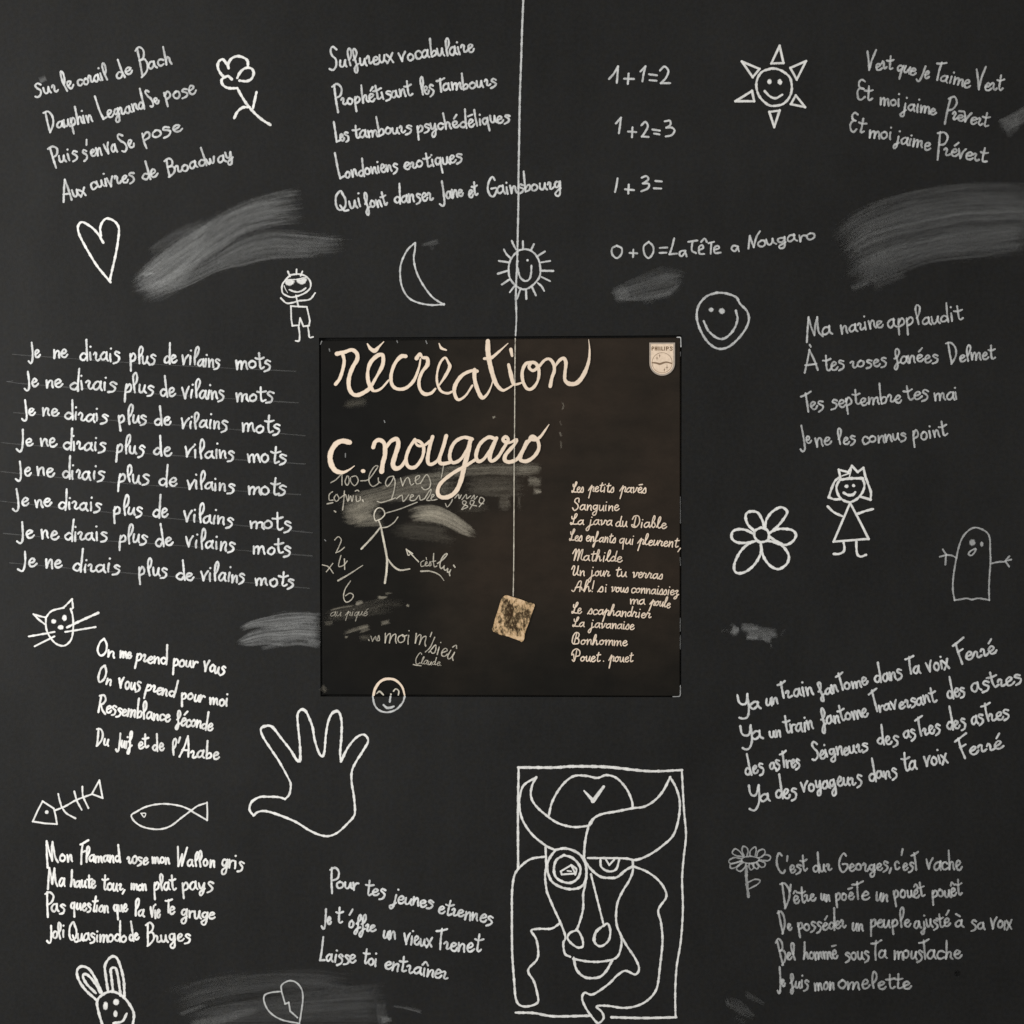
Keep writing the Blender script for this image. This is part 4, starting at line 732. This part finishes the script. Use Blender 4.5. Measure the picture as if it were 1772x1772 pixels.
prt('printed_caption', 'short pale underlined caption right of the arrow', [TE, "1085,235 1055,255 1058,295 1095,288", (1.8, "1108,205 1112,225"), "1095,275 1118,262 1112,245 1100,262 1108,292 1128,285", "1135,285 1150,245 1158,285 1140,290", (2.4, "1185,165 1182,240 1192,300 1215,292"), "1165,245 1205,240", (2.8, "1225,265 1290,215 1325,168 1300,172 1262,225 1248,290 1262,318 1285,300"), (2.8, "1292,290 1290,325 1310,335 1330,315 1325,355 1345,350"), (2.8, "1358,330 1345,365 1350,388"), (3.4, "1390,285 1402,302"), (2.6, "1055,345,3.5 1150,345,3 1240,380 1290,440,1.5")], 2.0, .62, M_grey)
mk = Marks(B2); write(mk, 'au', 571, 1066, 591, 1065, 7, wd=1.7, tone=.42, font=CUR, slant=.3); write(mk, 'piqué', 597, 1066, 636, 1065, 7, wd=1.7, tone=.42, font=CUR, slant=.3)
mk.build('printed_note', M_grey, sleeve, 'very faint tiny note at the left edge of the sleeve')
mk = Marks(B2); T(550, 930, 5.907)
for s_ in ["520,1045 525,1052", "545,1010 560,1060 560,1060 590,1010 600,1050 630,1050 625,1000 610,1040"]: mk.line(s_, 2.2, .5)
write(mk, 'moi', 664, 1111, 708, 1113, 15, wd=2.4, tone=.7, font=CUR, slant=.1); write(mk, 'm', 716, 1112, 738, 1118, 15, wd=2.4, tone=.7, font=CUR)
T(550, 930, 5.907); mk.line("1165,970 1150,1012", 2.2, .7); mk.line("1195,1020 1150,1120 1100,1170", 2.2, .6)
write(mk, 'sieû', 741, 1128, 785, 1142, 14, wd=2.5, tone=.7, font=CUR, slant=.05)
mk.build('printed_note', M_grey, sleeve, 'pale slanting handwritten note near the bottom of the sleeve')
mk = Marks(B2); write(mk, 'Claude.', 717, 1148, 764, 1152, 6.5, 1.6, wd=1.9, tone=.6, font=CUR, slant=.15); T(550, 930, 5.907); mk.line("978,1298 1010,1305 1055,1310", 2.4, .6)
mk.build('printed_signature', M_grey, sleeve, 'tiny pale underlined signature near the sleeve bottom')
fc = prt('half_face_print', 'upper half of a cream outlined face at the sleeve bottom edge', [('T', 620, 1150, 16.11), (4.6, "430,835,5 470,680,5.4 580,505,5.2 720,412,5.2 870,392,5 1020,422,4.8 1150,520,4.4 1240,650,4 1292,840,3.4")], 4.6, .95)
prt('eye', None, [('T', 620, 1150, 16.11), (3.4, "515,805,2 600,745,4 700,835,3")], 3, .85, M_grey, fc)
prt('eye', None, [('T', 620, 1150, 16.11), (2.8, "985,735 1050,672 1130,730 1122,838")], 3, .85, M_grey, fc)
prt('nose', None, [('T', 620, 1150, 16.11), ('o', 915, 825, 2.0, 2.2)], 3, .85, M_grey, fc)
# track list
TR = [
 [('Les', 988, 852, 1010, 852, 8.5), ('petits', 1017, 850, 1062, 852, 8.5), ('pavēs', 1071, 851, 1118, 853, 8.5)],
 [('Sanguine', 989, 882.5, 1072, 883.5, 8.8, 1.15)],
 [('La', 986, 907.5, 1011, 907.5, 8), ('java', 1017, 908, 1060, 909, 8.5), ('du', 1064, 911, 1086, 911, 8.8), ('Diable', 1091, 912, 1154, 914, 8.8, 1.15)],
 [('Les', 984, 935, 1007, 936, 8.5), ('enfants', 1013, 936, 1065, 939.5, 8.5), ('qui', 1070.6, 940, 1095, 941.5, 8.5), ('pleurent', 1102, 941.5, 1174, 946.5, 8.8), (',', 1174, 950, 1177, 951, 10)],
 [('Mathilde', 988, 969.5, 1077, 972, 8.8, 1.15)],
 [('Un', 986.5, 995.5, 1012, 996, 8.5, 1.05), ('jour', 1020, 996, 1056, 997, 8.8), ('tu', 1064, 997, 1085, 998, 8.8), ('verras', 1093, 998.5, 1146, 1002, 8.5)],
 [('Ah!', 988, 1023.5, 1027, 1024, 8.5, 1.1), ('si', 1033, 1024, 1049, 1024, 8), ('vous', 1056, 1023.5, 1087, 1025, 8), ('connaissiez', 1091, 1025, 1175, 1030, 8)],
 [('ma', 1089, 1045, 1117, 1045.5, 8), ('poule', 1123, 1046, 1160, 1052, 8)],
 [('Le', 988, 1061, 1007, 1061.5, 8, 1.05), ('scaphandrier', 1015.5, 1062, 1127, 1069.5, 8.3)],
 [('La', 989.5, 1084, 1012, 1084.5, 7.6), ('javanaise', 1020, 1085.5, 1098, 1089, 8)],
 [('Bonhomme', 988, 1114, 1086, 1117, 8.2, 1.25)],
 [('Pouet', 987, 1143.5, 1039, 1145, 8.3, 1.25), ('.', 1043, 1144, 1045, 1144, 8), ('pouet', 1052, 1144.5, 1096, 1145, 8.5)]]
para(sleeve, 'track_title', '%s line of the cream handwritten song list on the sleeve', TR, wd=2.35, tone=.93, mat=M_cream, font=CUR, slant=0.12, base=B2, jit=0.5)
# hanging string and sponge, both printed on the sleeve
prt('printed_string', 'thin pale string running down the sleeve to the sponge', [('T', 0, 0, 1), (2.0, "891.6,586 891,640 890.7,695 890.3,756 889.7,797 889.4,880 889,971 888,1031")], 2, .82, M_grey, base=B2+0.0006, rough=0.15)
T(840, 1020, 17.72)
sp = "540,222 600,182 660,172 850,235 1100,310 1330,400 1400,405 1500,445 1512,500 1460,640 1390,850 1320,1050 1260,1200 1210,1350 1195,1500 1150,1590 1110,1612 1050,1570 840,1495 700,1440 480,1392 340,1340 240,1290 205,1215 250,1080 285,920 335,780 400,580 450,400 500,280"
mk = Marks(B2+0.0001); mk.fill(sp, 1); mk.build('printed_sponge', M_sponge, sleeve, 'tan mottled block of sponge hanging from the printed string')
# maker's shield
T(1110, 580, 22.15)
def shield(inset):
    L = []; cx, r = 789, 490-inset
    L.append((cx-r, 292+inset*0.9)); L.append((cx+r, 292+inset*0.9))
    for i in range(0, 19):
        t = math.pi*i/18; L.append((cx+r*math.cos(t), 1075+(r-8)*math.sin(t)))
    return ' '.join('%g,%g' % a for a in L)
def flatpoly(name, txt, mat, parent, z, label=None):
    p = pts(txt, 1); n = len(p)
    return solid(name, [P(a[0], a[1], z) for a in p], [tuple(range(n))], mat, parent, label)
sh = flatpoly('maker_shield', shield(0), M_rim, sleeve, B2+0.00002, 'small cream maker shield in the top right corner of the sleeve')
flatpoly('shield_field', shield(62), M_shield, sh, B2+0.00008)
br = [("400,585 400,462 440,455 458,490 440,522 402,525"), ("520,585 520,458"), ("575,585 575,458"), ("520,522 575,522"), ("630,585 630,458"), ("700,585 700,458"), ("770,458 770,580 770,580 830,582"), ("880,585 880,458"), ("950,585 950,458 950,458 1010,460 1025,490 1010,522 950,525"), ("1175,472 1130,452 1090,480 1130,516 1176,550 1138,590 1085,572")]
prt('shield_lettering', None, [('T', 1110, 580, 22.15)]+br, 1.7, 1.0, M_brown, sh, B2+0.00014)
ring = ' '.join('%g,%g' % (785+385*math.cos(t*math.pi/12), 1062+385*math.sin(t*math.pi/12)) for t in range(25))
star = lambda x, y, r: [(1.1, '%g,%g,0.4 %g,%g,1.6 %g,%g,0.4' % (x, y-r, x, y, x, y+r)), (1.1, '%g,%g,0.4 %g,%g,1.6 %g,%g,0.4' % (x-r*.5, y, x, y, x+r*.5, y))]
prt('globe_emblem', None, [('T', 1110, 580, 22.15), (1.0, ring), (3.8, "420,1060,3 560,1075,4 700,1110,4.4 830,1065,4 960,1040,3.6 1140,1085,3")]+star(588, 880, 105)+star(690, 800, 75)+star(972, 1240, 105)+star(872, 1335, 75), 1, .62, M_brown, sh, B2+0.00014)
# scuffed white edges of the card
T(0, 0, 1)
for lab, ss, tn in [('worn white top right corner of the sleeve', ["1171.5,584 1177,584.2 1177.8,590 1178,600"], .75), ('worn white bottom right corner of the sleeve', ["1164.5,1205.2 1170,1205 1176.2,1204 1177,1196 1177,1186"], .42),
                    ('scuffed right edge of the sleeve', ["1177.3,610 1177.2,616", "1177,860 1177.2,905", "1176.6,965 1177,972 1177.4,978", "1177,1070 1176.8,1092", "1177,1100 1176.8,1122"], .14),
                    ('scuffed top left corner of the sleeve', ["555,596 557,591", "570,604 571,608", "687,590 688,593", "737,590 739,595", "665,728 666,731", "598,785 598,791", "562,934 564,936"], .3)]:
    for s_ in ss:
        mk = Marks(B2); mk.line(s_, 2.0, tn); mk.build('edge_wear', M_white, sleeve, lab)
